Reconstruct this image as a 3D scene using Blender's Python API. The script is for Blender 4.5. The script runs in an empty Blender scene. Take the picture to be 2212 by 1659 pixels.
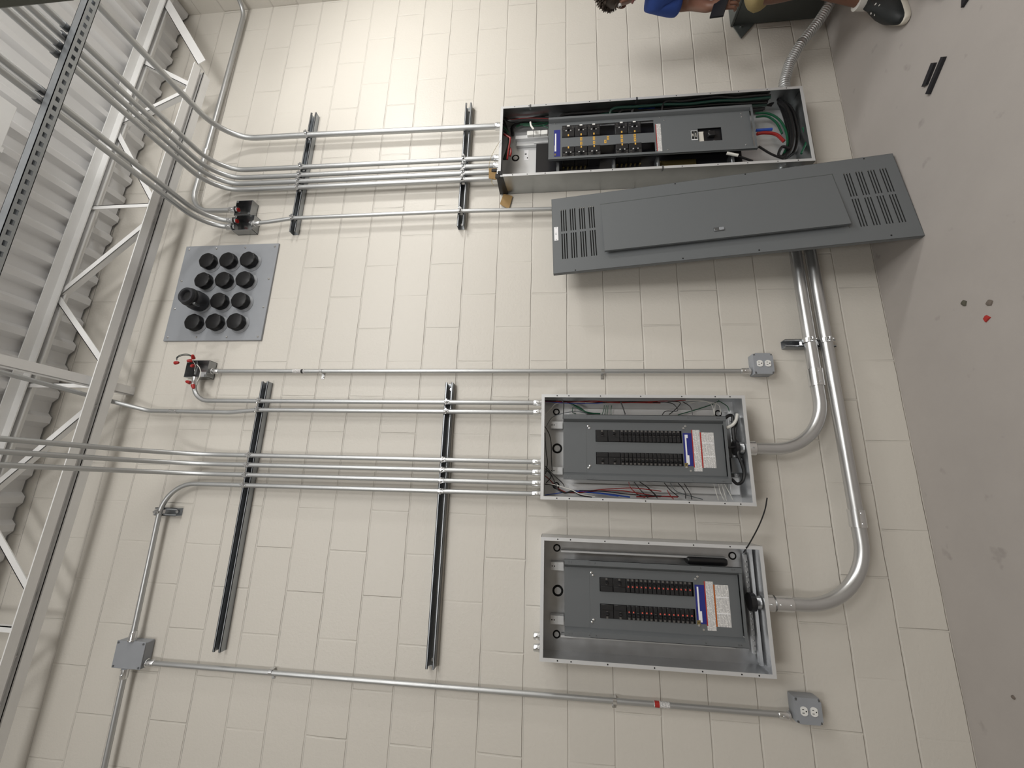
import bpy, bmesh, math, random
from mathutils import Vector, Matrix
random.seed(7)
SC = bpy.context.scene
COL = SC.collection
PI = math.pi

# ------------------------------------------------------------------ materials
def new_mat(name):
    m = bpy.data.materials.new(name); m.use_nodes = True
    nt = m.node_tree
    return m, nt, nt.nodes['Principled BSDF']

def mat(name, col, rough=.5, metal=0., spec=.5, noise=0., nscale=30., rnoise=0., bump=0., coat=0.):
    m, nt, b = new_mat(name)
    b.inputs['Base Color'].default_value = (*col, 1)
    b.inputs['Roughness'].default_value = rough
    b.inputs['Metallic'].default_value = metal
    b.inputs['Specular IOR Level'].default_value = spec
    if coat: b.inputs['Coat Weight'].default_value = coat
    if noise or rnoise or bump:
        tc = nt.nodes.new('ShaderNodeTexCoord')
        n = nt.nodes.new('ShaderNodeTexNoise'); n.inputs['Scale'].default_value = nscale; n.inputs['Detail'].default_value = 4
        nt.links.new(tc.outputs['Object'], n.inputs['Vector'])
        if noise:
            mx = nt.nodes.new('ShaderNodeMix'); mx.data_type = 'RGBA'
            mx.inputs[6].default_value = (*[c*(1-noise) for c in col], 1)
            mx.inputs[7].default_value = (*[min(1, c*(1+noise)) for c in col], 1)
            nt.links.new(n.outputs['Fac'], mx.inputs[0]); nt.links.new(mx.outputs[2], b.inputs['Base Color'])
        if rnoise:
            mr = nt.nodes.new('ShaderNodeMapRange')
            mr.inputs[3].default_value = max(.02, rough-rnoise); mr.inputs[4].default_value = rough+rnoise
            nt.links.new(n.outputs['Fac'], mr.inputs[0]); nt.links.new(mr.outputs[0], b.inputs['Roughness'])
        if bump:
            bp = nt.nodes.new('ShaderNodeBump'); bp.inputs['Strength'].default_value = 1; bp.inputs['Distance'].default_value = bump
            nt.links.new(n.outputs['Fac'], bp.inputs['Height']); nt.links.new(bp.outputs[0], b.inputs['Normal'])
    return m

def cmu_mat(name, axis):
    """painted concrete block in running bond: 406 x 203 mm, tooled joints, rough rolled paint"""
    m, nt, b = new_mat(name)
    N, Lk = nt.nodes.new, nt.links.new
    tc = N('ShaderNodeTexCoord'); sp = N('ShaderNodeSeparateXYZ'); Lk(tc.outputs['Object'], sp.inputs[0])
    add = N('ShaderNodeMath'); add.operation = 'ADD'; add.inputs[1].default_value = .2032 + 40*.4064
    Lk(sp.outputs[axis], add.inputs[0])
    # slight waviness of the hand-struck joints
    wn = N('ShaderNodeTexNoise'); wn.inputs['Scale'].default_value = 5; wn.inputs['Detail'].default_value = 3
    Lk(tc.outputs['Object'], wn.inputs['Vector'])
    wv = N('ShaderNodeMath'); wv.operation = 'MULTIPLY_ADD'; wv.inputs[1].default_value = .009; wv.inputs[2].default_value = -.0045
    Lk(wn.outputs['Fac'], wv.inputs[0])
    ax = N('ShaderNodeMath'); ax.operation = 'ADD'; Lk(add.outputs[0], ax.inputs[0]); Lk(wv.outputs[0], ax.inputs[1])
    az = N('ShaderNodeMath'); az.operation = 'ADD'; Lk(sp.outputs['Z'], az.inputs[0]); Lk(wv.outputs[0], az.inputs[1])
    cb = N('ShaderNodeCombineXYZ'); Lk(ax.outputs[0], cb.inputs[0]); Lk(az.outputs[0], cb.inputs[1])
    def brick(w_, size):
        t = N('ShaderNodeTexBrick'); t.offset = .5; t.offset_frequency = 2; t.squash = 1
        t.inputs['Scale'].default_value = 1; t.inputs['Brick Width'].default_value = w_; t.inputs['Row Height'].default_value = .2032
        t.inputs['Mortar Size'].default_value = size; t.inputs['Mortar Smooth'].default_value = .7; t.inputs['Bias'].default_value = 0
        t.inputs['Color1'].default_value = (0, 0, 0, 1); t.inputs['Color2'].default_value = (1, 1, 1, 1); t.inputs['Mortar'].default_value = (.5, .5, .5, 1)
        Lk(cb.outputs[0], t.inputs['Vector']); return t
    br = brick(.4064, .0058); bed = brick(500.0, .0058)
    # joints filled with paint more or less, upright joints flusher than the level ones
    def fill(seed, lo_, hi_):
        ofs = N('ShaderNodeMapping'); ofs.inputs['Location'].default_value = (seed, 0, 0); Lk(tc.outputs['Object'], ofs.inputs[0])
        fn = N('ShaderNodeTexNoise'); fn.inputs['Scale'].default_value = 2.1; fn.inputs['Detail'].default_value = 3; Lk(ofs.outputs[0], fn.inputs['Vector'])
        fr = N('ShaderNodeMapRange'); fr.inputs[1].default_value = .38; fr.inputs[2].default_value = .64; fr.inputs[3].default_value = lo_; fr.inputs[4].default_value = hi_
        Lk(fn.outputs['Fac'], fr.inputs[0]); return fr
    f1, f2 = fill(0, .50, 1.0), fill(7, .08, .75)
    jb = N('ShaderNodeMath'); jb.operation = 'MULTIPLY'; Lk(bed.outputs['Fac'], jb.inputs[0]); Lk(f1.outputs[0], jb.inputs[1])
    jh = N('ShaderNodeMath'); jh.operation = 'MULTIPLY'; Lk(br.outputs['Fac'], jh.inputs[0]); Lk(f2.outputs[0], jh.inputs[1])
    jm = N('ShaderNodeMath'); jm.operation = 'MAXIMUM'; Lk(jb.outputs[0], jm.inputs[0]); Lk(jh.outputs[0], jm.inputs[1])
    gn = N('ShaderNodeTexNoise'); gn.inputs['Scale'].default_value = 70; gn.inputs['Detail'].default_value = 5; gn.inputs['Roughness'].default_value = .6
    Lk(tc.outputs['Object'], gn.inputs['Vector'])
    b1 = N('ShaderNodeBump'); b1.inputs['Strength'].default_value = 1; b1.inputs['Distance'].default_value = .0040; b1.invert = True
    Lk(jm.outputs[0], b1.inputs['Height'])
    b2 = N('ShaderNodeBump'); b2.inputs['Strength'].default_value = .55; b2.inputs['Distance'].default_value = .0022
    Lk(gn.outputs['Fac'], b2.inputs['Height']); Lk(b1.outputs[0], b2.inputs['Normal']); Lk(b2.outputs[0], b.inputs['Normal'])
    # paint: faint difference block to block, faint cloudiness
    cl = N('ShaderNodeTexNoise'); cl.inputs['Scale'].default_value = .9; cl.inputs['Detail'].default_value = 4; Lk(tc.outputs['Object'], cl.inputs['Vector'])
    mx = N('ShaderNodeMix'); mx.data_type = 'RGBA'
    mx.inputs[6].default_value = (.592, .563, .512, 1); mx.inputs[7].default_value = (.632, .602, .548, 1)
    ad = N('ShaderNodeMath'); ad.operation = 'MULTIPLY_ADD'; ad.inputs[1].default_value = .12
    Lk(br.outputs['Color'], ad.inputs[0]); Lk(cl.outputs['Fac'], ad.inputs[2])
    Lk(ad.outputs[0], mx.inputs[0])
    mj = N('ShaderNodeMix'); mj.data_type = 'RGBA'; mj.inputs[7].default_value = (.55, .522, .472, 1)
    jf = N('ShaderNodeMath'); jf.operation = 'MULTIPLY'; jf.inputs[1].default_value = .35; Lk(jm.outputs[0], jf.inputs[0])
    Lk(jf.outputs[0], mj.inputs[0]); Lk(mx.outputs[2], mj.inputs[6]); Lk(mj.outputs[2], b.inputs['Base Color'])
    b.inputs['Roughness'].default_value = .42; b.inputs['Specular IOR Level'].default_value = .45
    return m

def floor_mat():
    m, nt, b = new_mat('floor_concrete'); N, Lk = nt.nodes.new, nt.links.new
    tc = N('ShaderNodeTexCoord')
    n1 = N('ShaderNodeTexNoise'); n1.inputs['Scale'].default_value = 3; n1.inputs['Detail'].default_value = 8; n1.inputs['Roughness'].default_value = .65
    n2 = N('ShaderNodeTexNoise'); n2.inputs['Scale'].default_value = 60; n2.inputs['Detail'].default_value = 4
    Lk(tc.outputs['Object'], n1.inputs['Vector']); Lk(tc.outputs['Object'], n2.inputs['Vector'])
    mx = N('ShaderNodeMix'); mx.data_type = 'RGBA'
    mx.inputs[6].default_value = (.345, .318, .298, 1); mx.inputs[7].default_value = (.415, .385, .362, 1); Lk(n1.outputs['Fac'], mx.inputs[0])
    # dark scuffs
    sc = N('ShaderNodeTexNoise'); sc.inputs['Scale'].default_value = 9; sc.inputs['Detail'].default_value = 3; Lk(tc.outputs['Object'], sc.inputs['Vector'])
    sr = N('ShaderNodeMapRange'); sr.inputs[1].default_value = .67; sr.inputs[2].default_value = .74; sr.inputs[4].default_value = .35; Lk(sc.outputs['Fac'], sr.inputs[0])
    ms = N('ShaderNodeMix'); ms.data_type = 'RGBA'; ms.inputs[7].default_value = (.17, .155, .14, 1)
    Lk(sr.outputs[0], ms.inputs[0]); Lk(mx.outputs[2], ms.inputs[6]); Lk(ms.outputs[2], b.inputs['Base Color'])
    bp = N('ShaderNodeBump'); bp.inputs['Strength'].default_value = .4; bp.inputs['Distance'].default_value = .001; Lk(n2.outputs['Fac'], bp.inputs['Height'])
    Lk(bp.outputs[0], b.inputs['Normal']); b.inputs['Roughness'].default_value = .55
    return m

def print_mat(name, paper, ink, sx, sz):
    """paper covered in lines of fine print (too small to read)"""
    m, nt, b = new_mat(name); N, Lk = nt.nodes.new, nt.links.new
    tc = N('ShaderNodeTexCoord'); mp = N('ShaderNodeMapping'); mp.inputs['Scale'].default_value = (sx, 1, sz); Lk(tc.outputs['Object'], mp.inputs[0])
    sp = N('ShaderNodeSeparateXYZ'); Lk(mp.outputs[0], sp.inputs[0])
    fr = N('ShaderNodeMath'); fr.operation = 'FRACT'; Lk(sp.outputs['Z'], fr.inputs[0])
    lt = N('ShaderNodeMath'); lt.operation = 'LESS_THAN'; lt.inputs[1].default_value = .5; Lk(fr.outputs[0], lt.inputs[0])
    n = N('ShaderNodeTexNoise'); n.inputs['Scale'].default_value = 1; n.inputs['Detail'].default_value = 2; Lk(mp.outputs[0], n.inputs['Vector'])
    gt = N('ShaderNodeMath'); gt.operation = 'GREATER_THAN'; gt.inputs[1].default_value = .44; Lk(n.outputs['Fac'], gt.inputs[0])
    mu = N('ShaderNodeMath'); mu.operation = 'MULTIPLY'; Lk(lt.outputs[0], mu.inputs[0]); Lk(gt.outputs[0], mu.inputs[1])
    m8 = N('ShaderNodeMath'); m8.operation = 'MULTIPLY'; m8.inputs[1].default_value = .75; Lk(mu.outputs[0], m8.inputs[0])
    mx = N('ShaderNodeMix'); mx.data_type = 'RGBA'; mx.inputs[6].default_value = (*paper, 1); mx.inputs[7].default_value = (*ink, 1)
    Lk(m8.outputs[0], mx.inputs[0]); Lk(mx.outputs[2], b.inputs['Base Color']); b.inputs['Roughness'].default_value = .4
    return m

M = {
 'wall': cmu_mat('painted_block', 'X'), 'wall_y': cmu_mat('painted_block_side', 'Y'), 'floor': floor_mat(),
 'deck': mat('white_deck_paint', (.76, .76, .765), .55, noise=.06, nscale=3),
 'joist': mat('white_joist_paint', (.82, .82, .815), .5, noise=.08, nscale=6),
 'emt': mat('zinc_conduit', (.50, .51, .515), .42, .85, rnoise=.06, nscale=18),
 'pipe': mat('zinc_pipe', (.58, .585, .59), .33, .92, noise=.06, rnoise=.08, nscale=10),
 'galv': mat('galvanized_sheet', (.56, .57, .585), .36, .86, noise=.16, nscale=14, rnoise=.12),
 'galv2': mat('shaded_galvanized_sheet', (.42, .435, .44), .34, 1., noise=.2, nscale=9, rnoise=.1),  # darker copy of the sheet, shade of the tall enclosure put into colour
 'galv3': mat('mirror_galvanized', (.33, .34, .35), .24, 1., noise=.15, nscale=20, rnoise=.08),
 'galvrim': mat('galvanized_rim', (.70, .71, .72), .42, .5, rnoise=.05, nscale=20),
 'strut': mat('galvanized_strut', (.36, .38, .40), .40, .85, noise=.12, nscale=12, rnoise=.08),
 'zinc': mat('bright_zinc', (.74, .75, .76), .24, 1.),
 'dsteel': mat('dark_steel', (.20, .21, .22), .4, .9),
 'grey': mat('grey_enamel', (.122, .131, .138), .42, spec=.5, bump=.00015, nscale=400),
 'grey2': mat('grey_enamel_cover', (.128, .138, .145), .42, spec=.5, bump=.00015, nscale=400),
 'dgrey': mat('dark_grey_enamel', (.075, .085, .082), .45),
 'olive': mat('dark_olive_enamel', (.055, .055, .042), .5),
 'vent': mat('pale_grey_enamel', (.285, .300, .325), .45, noise=.05, nscale=20),
 'black': mat('black_plastic', (.012, .012, .014), .32),
 'cap': mat('black_cap_plastic', (.003, .003, .004), .45, spec=.35),
 'rubber': mat('charcoal_rubber', (.022, .023, .028), .5),
 'dark': mat('dark_plastic', (.014, .014, .0155), .38),
 'toggle': mat('toggle_plastic', (.10, .095, .09), .4),
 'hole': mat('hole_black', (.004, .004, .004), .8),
 'white': mat('white_plastic', (.78, .78, .76), .35),
 'ivory': mat('ivory_plastic', (.62, .60, .55), .4),
 'paper': mat('white_paper', (.80, .80, .82), .45),
 'print': print_mat('printed_paper', (.72, .71, .70), (.22, .22, .23), 160, 210),
 'blue': mat('blue_label', (.022, .028, .20), .35),
 'red': mat('red_label', (.38, .025, .02), .4), 'orange': mat('orange_label', (.40, .10, .012), .4),
 'yellow': mat('yellow_tag', (.62, .36, .07), .45), 'brass': mat('brass', (.45, .36, .16), .35, 1.),
 'wblack': mat('black_wire', (.009, .009, .010), .3), 'wred': mat('red_wire', (.25, .016, .014), .35), 'wblue': mat('blue_wire', (.02, .07, .36), .35),
 'wgreen': mat('green_wire', (.006, .075, .035), .35), 'wdgreen': mat('dark_green_wire', (.006, .03, .022), .35), 'wwhite': mat('white_wire', (.68, .67, .63), .4), 'wgrey': mat('grey_wire', (.12, .14, .15), .4),
 'nut': mat('red_nut_plastic', (.36, .012, .010), .4), 'light': mat('red_window', (.70, .12, .09), .4),
 'card': mat('cardboard', (.30, .19, .075), .8, noise=.12, nscale=60), 'tape': mat('black_tape', (.012, .012, .013), .35),
 'skin': mat('skin', (.18, .085, .055), .5, noise=.08, nscale=25), 'shirt': mat('blue_cotton', (.028, .070, .30), .85, noise=.12, nscale=90), 'denim': mat('blue_denim', (.08, .12, .25), .85, noise=.15, nscale=150),
 'khaki': mat('khaki_cotton', (.36, .28, .13), .85, noise=.1, nscale=90), 'hair': mat('brown_hair', (.035, .022, .014), .6, noise=.4, nscale=60),
 'shoe': mat('black_shoe', (.010, .013, .014), .6, noise=.3, nscale=200), 'sole': mat('off_white_sole', (.62, .58, .50), .55), 'sock': mat('white_sock', (.72, .70, .66), .9),
 'eye': mat('eye_white', (.7, .68, .65), .2), 'lip': mat('lip', (.20, .07, .06), .5), 'bucket': mat('bucket_plastic', (.5, .14, .03), .4),
 'crumb': mat('grey_crumb', (.085, .08, .06), .9), 'crumb2': mat('brown_crumb', (.15, .125, .105), .9), 'strip': mat('black_strip', (.010, .010, .014), .45),
}

# ------------------------------------------------------------------ mesh builder
class MB:
    def __init__(s): s.bm = bmesh.new(); s.mi = 0
    def _tag(s, faces):
        for f in faces: f.material_index = s.mi
    def box(s, lo, hi, bev=0., seg=1):
        lo, hi = Vector(lo), Vector(hi)
        lo, hi = Vector(map(min, lo, hi)), Vector(map(max, lo, hi))
        v = [s.bm.verts.new((x, y, z)) for x in (lo.x, hi.x) for y in (lo.y, hi.y) for z in (lo.z, hi.z)]
        f = [s.bm.faces.new([v[i] for i in q]) for q in ((0,1,3,2),(4,6,7,5),(0,4,5,1),(2,3,7,6),(0,2,6,4),(1,5,7,3))]
        s._tag(f)
        if bev:
            ed = {e for g in f for e in g.edges}
            r = bmesh.ops.bevel(s.bm, geom=list(ed), offset=bev, segments=seg, affect='EDGES', profile=.5)
            s._tag(r['faces'])
        return s
    def hexa(s, c8):
        """8 corners: bottom ring 4, top ring 4"""
        v = [s.bm.verts.new(p) for p in c8]
        s._tag([s.bm.faces.new([v[i] for i in q]) for q in ((3,2,1,0),(4,5,6,7),(0,1,5,4),(1,2,6,5),(2,3,7,6),(3,0,4,7))]); return s
    def prism(s, poly, d):
        d = Vector(d); a = [s.bm.verts.new(p) for p in poly]; b = [s.bm.verts.new(Vector(p)+d) for p in poly]
        n = len(a); fs = [s.bm.faces.new(a[::-1]), s.bm.faces.new(b)]
        for i in range(n): fs.append(s.bm.faces.new((a[i], a[(i+1) % n], b[(i+1) % n], b[i])))
        s._tag(fs); return s
    def rings(s, rings, cap0=True, cap1=True, closed=False):
        vr = [[s.bm.verts.new(p) for p in r] for r in rings]; n = len(vr[0]); fs = []
        pairs = list(zip(vr[:-1], vr[1:])) + ([(vr[-1], vr[0])] if closed else [])
        for a, b in pairs:
            for i in range(n): fs.append(s.bm.faces.new((a[i], a[(i+1) % n], b[(i+1) % n], b[i])))
        for f in fs: f.smooth = True
        if not closed:
            if cap0: fs.append(s.bm.faces.new(vr[0][::-1]))
            if cap1: fs.append(s.bm.faces.new(vr[-1]))
        s._tag(fs); return s
    def tube(s, pts, r, n=10, rad=None, caps=True):
        pts = [Vector(p) for p in pts]
        T = [(pts[min(i+1, len(pts)-1)]-pts[max(i-1, 0)]).normalized() for i in range(len(pts))]
        up = Vector((0, 0, 1)) if abs(T[0].z) < .9 else Vector((0, 1, 0))
        nrm = (up - T[0]*up.dot(T[0])).normalized(); out = []
        for i, p in enumerate(pts):
            nrm = (nrm - T[i]*nrm.dot(T[i])).normalized(); bn = T[i].cross(nrm)
            rr = rad[i] if rad else r
            out.append([p + (nrm*math.cos(2*PI*k/n) + bn*math.sin(2*PI*k/n))*rr for k in range(n)])
        return s.rings(out, caps, caps)
    def cyl(s, a, b, r, r2=None, n=16):
        return s.tube([a, b], r, n, rad=[r, r if r2 is None else r2])
    def lathe(s, prof, org, axis, n=24):
        """profile [(radius, height)...] along axis from org; open profile capped when radius > 0"""
        axis = Vector(axis).normalized(); up = Vector((0, 0, 1)) if abs(axis.z) < .9 else Vector((1, 0, 0))
        u = (up-axis*up.dot(axis)).normalized(); w = axis.cross(u); org = Vector(org)
        rg = [[org+axis*h+(u*math.cos(2*PI*k/n)+w*math.sin(2*PI*k/n))*max(r, 1e-5) for k in range(n)] for r, h in prof]
        return s.rings(rg)
    def build(s, name, mats, parent=None, smooth=False, label=None):
        bm = s.bm
        bmesh.ops.recalc_face_normals(bm, faces=bm.faces[:])
        if not isinstance(mats, (list, tuple)): mats = [mats]
        if parent is None:
            xs = [v.co for v in bm.verts]
            o = Vector(((min(c.x for c in xs)+max(c.x for c in xs))/2, (min(c.y for c in xs)+max(c.y for c in xs))/2, min(c.z for c in xs)))
        else: o = WL[parent.name]
        for v in bm.verts: v.co -= o
        me = bpy.data.meshes.new(name); bm.to_mesh(me); bm.free()
        for m_ in mats: me.materials.append(M[m_] if isinstance(m_, str) else m_)
        if smooth:
            for p in me.polygons: p.use_smooth = True
        me.set_sharp_from_angle(angle=math.radians(42))
        ob = bpy.data.objects.new(name, me); COL.objects.link(ob)
        if parent is None: ob.location = o
        else: ob.parent = parent
        WL[ob.name] = o
        if label: ob['label'] = label
        return ob
WL = {}    # world position of each object's origin

def tag(o, label, cat, group=None, kind=None):
    o['label'] = label; o['category'] = cat
    if group: o['group'] = group
    if kind: o['kind'] = kind
    return o
def empty(name, loc, label, cat, group=None):
    o = bpy.data.objects.new(name, None); COL.objects.link(o); o.location = loc; o.empty_display_size = .05
    WL[o.name] = Vector(loc); return tag(o, label, cat, group)
def struct(o): o['kind'] = 'structure'; return o
def copy_thing(o, loc, label, group=None):
    """a copy of a top-level thing with its parts and sub-parts, moved to loc"""
    def rec(src, parent):
        c = src.copy(); COL.objects.link(c); c.parent = parent
        for ch in src.children: rec(ch, c)
        return c
    c = rec(o, None); c.location = loc; c['label'] = label
    if group: c['group'] = group
    return c

def fillet(pts, r, seg=8):
    """polyline with its corners rounded to radius r"""
    pts = [Vector(p) for p in pts]; out = [pts[0]]
    rs = r if isinstance(r, (list, tuple)) else [r]*(len(pts)-2)
    for i in range(1, len(pts)-1):
        p0, p, p1 = out[-1] if i == 1 else pts[i-1], pts[i], pts[i+1]
        a, b = (pts[i-1]-p), (p1-p); la, lb = a.length, b.length; a.normalize(); b.normalize()
        ang = a.angle(b)
        if ang > PI-.02: out.append(p); continue
        t = min(rs[i-1]/math.tan(ang/2), la*.49 if i > 1 else la*.98, lb*.49 if i < len(pts)-2 else lb*.98)
        rr = t*math.tan(ang/2); bis = (a+b).normalized(); c = p+bis*(rr/math.sin(ang/2))
        v0 = p+a*t-c; v1 = p+b*t-c
        for k in range(seg+1): out.append(c+v0.normalized().slerp(v1.normalized(), k/seg).normalized()*rr)
    out.append(pts[-1]); return out
def smooth_path(pts, sub=5):
    pts = [Vector(p) for p in pts]; P = [2*pts[0]-pts[1]]+pts+[2*pts[-1]-pts[-2]]; out = []
    for i in range(1, len(P)-2):
        for k in range(sub):
            t = k/sub; a, b, c, d = P[i-1], P[i], P[i+1], P[i+2]
            out.append(.5*((2*b)+(c-a)*t+(2*a-5*b+4*c-d)*t*t+(3*b-a-3*c+d)*t*t*t))
    out.append(pts[-1]); return out
def text_mesh(name, body, size, loc, rot, m, parent):
    cu = bpy.data.curves.new(name, 'FONT'); cu.body = body; cu.size = size; cu.align_x = 'CENTER'; cu.align_y = 'CENTER'; cu.extrude = .0002
    t = bpy.data.objects.new(name+'_src', cu); COL.objects.link(t)
    dg = bpy.context.evaluated_depsgraph_get(); me = bpy.data.meshes.new_from_object(t.evaluated_get(dg))
    bpy.data.objects.remove(t); bpy.data.curves.remove(cu)
    R = Matrix.Translation(Vector(loc)-WL[parent.name]) @ rot.to_4x4()
    me.transform(R); me.materials.clear(); me.materials.append(M[m]); me.name = name
    o = bpy.data.objects.new(name, me); COL.objects.link(o); o.parent = parent; WL[o.name] = WL[parent.name]; return o
FRONT = Matrix.Rotation(PI/2, 3, 'X')      # lettering that faces -Y

# ------------------------------------------------------------------ the room
XR, XL, YF = 2.45, -4.6, -6.2
def zdeck(x): return 4.662-.04*x
struct(MB().box((XL-.2, 0, 0), (XR+.2, .2, 5.1)).build('wall_back', 'wall')).location
struct(MB().box((XR, YF-.2, 0), (XR+.2, 0, 5.1)).build('wall_right', 'wall_y'))
struct(MB().box((XL-.2, YF-.2, 0), (XL, 0, 5.1)).build('wall_left', 'wall_y'))
struct(MB().box((XL, YF-.2, 0), (XR, YF, 5.1)).build('wall_front', 'wall'))
struct(MB().box((XL-.2, YF-.2, -.15), (XR+.2, .2, 0)).build('floor', 'floor'))
for n in ('wall_back', 'wall_right', 'wall_left', 'wall_front', 'floor'):   # mesh in room coordinates so the block courses line up
    o = bpy.data.objects[n]; o.data.transform(Matrix.Translation(o.location)); o.location = (0, 0, 0)
# corrugated roof deck, flutes running front to back, sloping gently up to the left
d = MB(); prof = []; x = XL; P = .1524
while x < XR:
    for dx, dz in ((0, 0), (.036, 0), (.062, .032), (.126, .032)):
        if x+dx < XR: prof.append((x+dx, zdeck(x+dx)+dz))
    x += P
prof.append((XR, zdeck(XR)+.02))
lo = [(px, 0) for px in prof]
ra = [Vector((px, -.012, pz)) for px, pz in prof]; rb = [Vector((px, YF, pz)) for px, pz in prof]
va = [d.bm.verts.new(p) for p in ra]; vb = [d.bm.verts.new(p) for p in rb]
vc = [d.bm.verts.new(p+Vector((0, 0, .01))) for p in ra]; vd = [d.bm.verts.new(p+Vector((0, 0, .01))) for p in rb]
for i in range(len(va)-1):
    d.bm.faces.new((va[i], va[i+1], vb[i+1], vb[i])); d.bm.faces.new((vc[i], vd[i], vd[i+1], vc[i+1])); d.bm.faces.new((va[i], vc[i], vc[i+1], va[i+1]))
struct(d.build('ceiling', 'deck'))

# ------------------------------------------------------------------ open-web roof joist along the wall
JY = -.2
def zt(x): return zdeck(x)-.002
def zb(x): return 4.143-.040*x
def chord(x0, x1, zf, sgn, name, parent, y0=JY, gap=.011, leg=.052, t=.006):
    m = MB()
    for s_ in (-1, 1):
        a, b = y0+s_*gap, y0+s_*(gap+leg)
        for (ya, yb, za, zb_) in ((a, b, 0, t*sgn), (a, a+s_*t, 0, leg*sgn)):
            ya, yb = min(ya, yb), max(ya, yb); za, zb2 = min(za, zb_), max(za, zb_)
            m.hexa([(x0, ya, zf(x0)+za), (x1, ya, zf(x1)+za), (x1, yb, zf(x1)+za), (x0, yb, zf(x0)+za),
                    (x0, ya, zf(x0)+zb2), (x1, ya, zf(x1)+zb2), (x1, yb, zf(x1)+zb2), (x0, yb, zf(x0)+zb2)])
    return m.build(name, 'joist', parent)
def angle_bar(p, q, w, name, parent, m='joist', t=.004, ydir=1, y2=None):
    p, q = Vector(p), Vector(q); a = (q-p).normalized(); n = Vector((0, 1, 0)) ; s_ = a.cross(n).normalized()
    if abs(a.y) > .9: n = Vector((1, 0, 0)); s_ = Vector((0, 0, 1))
    k = MB()
    for (c0, c1, d0, d1) in ((-w/2, w/2, 0, t), (-w/2, -w/2+t, 0, w)):
        r = [p+s_*c0+n*d0*ydir, p+s_*c1+n*d0*ydir, p+s_*c1+n*d1*ydir, p+s_*c0+n*d1*ydir]
        k.hexa(r+[v+(q-p) for v in r])
    return k.build(name, m, parent)
jo = empty('roof_joist', (0, JY, 4.1), 'white open web steel joist running along the top of the block wall', 'joist')
chord(-4.5, 2.44, zt, -1, 'top_chord', jo); chord(-4.5, 1.60, zb, 1, 'bottom_chord', jo)
angle_bar((2.30, JY, zt(2.3)-.03), (1.68, JY, zb(1.68)+.03), .06, 'end_diagonal', jo)
for tx, bx in ((1.73, 1.47), (1.22, 1.47), (1.12, .54), (-.03, .46), (-.07, -.49), (-1.175, -.70), (-1.27, -1.67), (-2.40, -1.92), (-2.48, -2.86), (-3.6, -3.1), (-3.68, -4.1)):
    angle_bar((tx, JY, zt(tx)-.03), (bx, JY, zb(bx)+.03), .034, 'web_diagonal', jo)
for bx in (.555, -.60, -1.82, -3.0):
    angle_bar((bx, JY, zb(bx)+.03), (bx, JY, zt(bx)-.02), .026, 'web_vertical', jo)
br = tag(angle_bar((-.612, 0, 4.222), (-.612, -5.5, 4.24), .05, 'bridging_angle', None), 'white steel angle bridging that crosses over the joist toward the room', 'steel angle')
# ------------------------------------------------------------------ struts on the wall
def wall_strut(x0, x1, z, label, group=None, y=0., holes=False):
    t = empty('strut_channel', ((x0+x1)/2, 0, z-.0205), label, 'strut channel', group)
    m = MB(); w, dp, tk = .0205, .041, .0025
    m.box((x0, -tk, z-w), (x1, 0, z+w)); m.box((x0, -dp, z-w), (x1, -.001, z-w+tk)); m.box((x0, -dp, z+w-tk), (x1, -.001, z+w))
    for s_ in (-1, 1):
        m.box((x0, -dp, z+s_*w), (x1, -dp+tk, z+s_*(w-.0095))); m.box((x0, -dp, z+s_*(w-.0095)), (x1, -dp+.008, z+s_*(w-.0070)))
    m.build('channel', 'strut', t)
    for xx in (x0+.03, x1-.03):
        MB().cyl((xx, -.0035, z), (xx, -.008, z), .008, n=6).build('anchor_bolt', 'zinc', t)
    return t
ZU, ZL = 3.338, 2.262
wall_strut(.440, 1.362, ZU, 'short upper strut on the wall above the tall open panelboard')
wall_strut(.434, 1.352, ZL, 'short lower strut on the wall just above the tall open panelboard')
wall_strut(-1.907, -.534, ZU, 'long upper strut on the wall high above the two smaller panelboards')
wall_strut(-1.908, -.537, ZL, 'long lower strut on the wall nearer the two smaller panelboards')

# vertical scraps of strut
def short_strut(x, z0, z1, label):
    t = empty('strut_bracket', (x, 0, z0), label, 'strut bracket')
    m = MB(); w, dp, tk = .0205, .041, .0025
    m.box((x-w, -tk, z0), (x+w, .001, z1)); m.box((x-w, -dp, z0), (x-w+tk, -.001, z1)); m.box((x+w-tk, -dp, z0), (x+w, -.001, z1))
    for s_ in (-1, 1): m.box((x+s_*w, -dp, z0), (x+s_*(w-.0095), -dp+tk, z1))
    m.build('channel', 'strut', t)
    MB().cyl((x, -.0035, z0+.025), (x, -.010, z0+.025), .009, n=6).build('anchor_bolt', 'zinc', t)
    return t
short_strut(-.325, .285, .525, 'short upright strut on the wall behind the two big pipes')
short_strut(-1.262, 3.715, 3.845, 'stub of strut on the wall holding the conduit that turns left')

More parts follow.
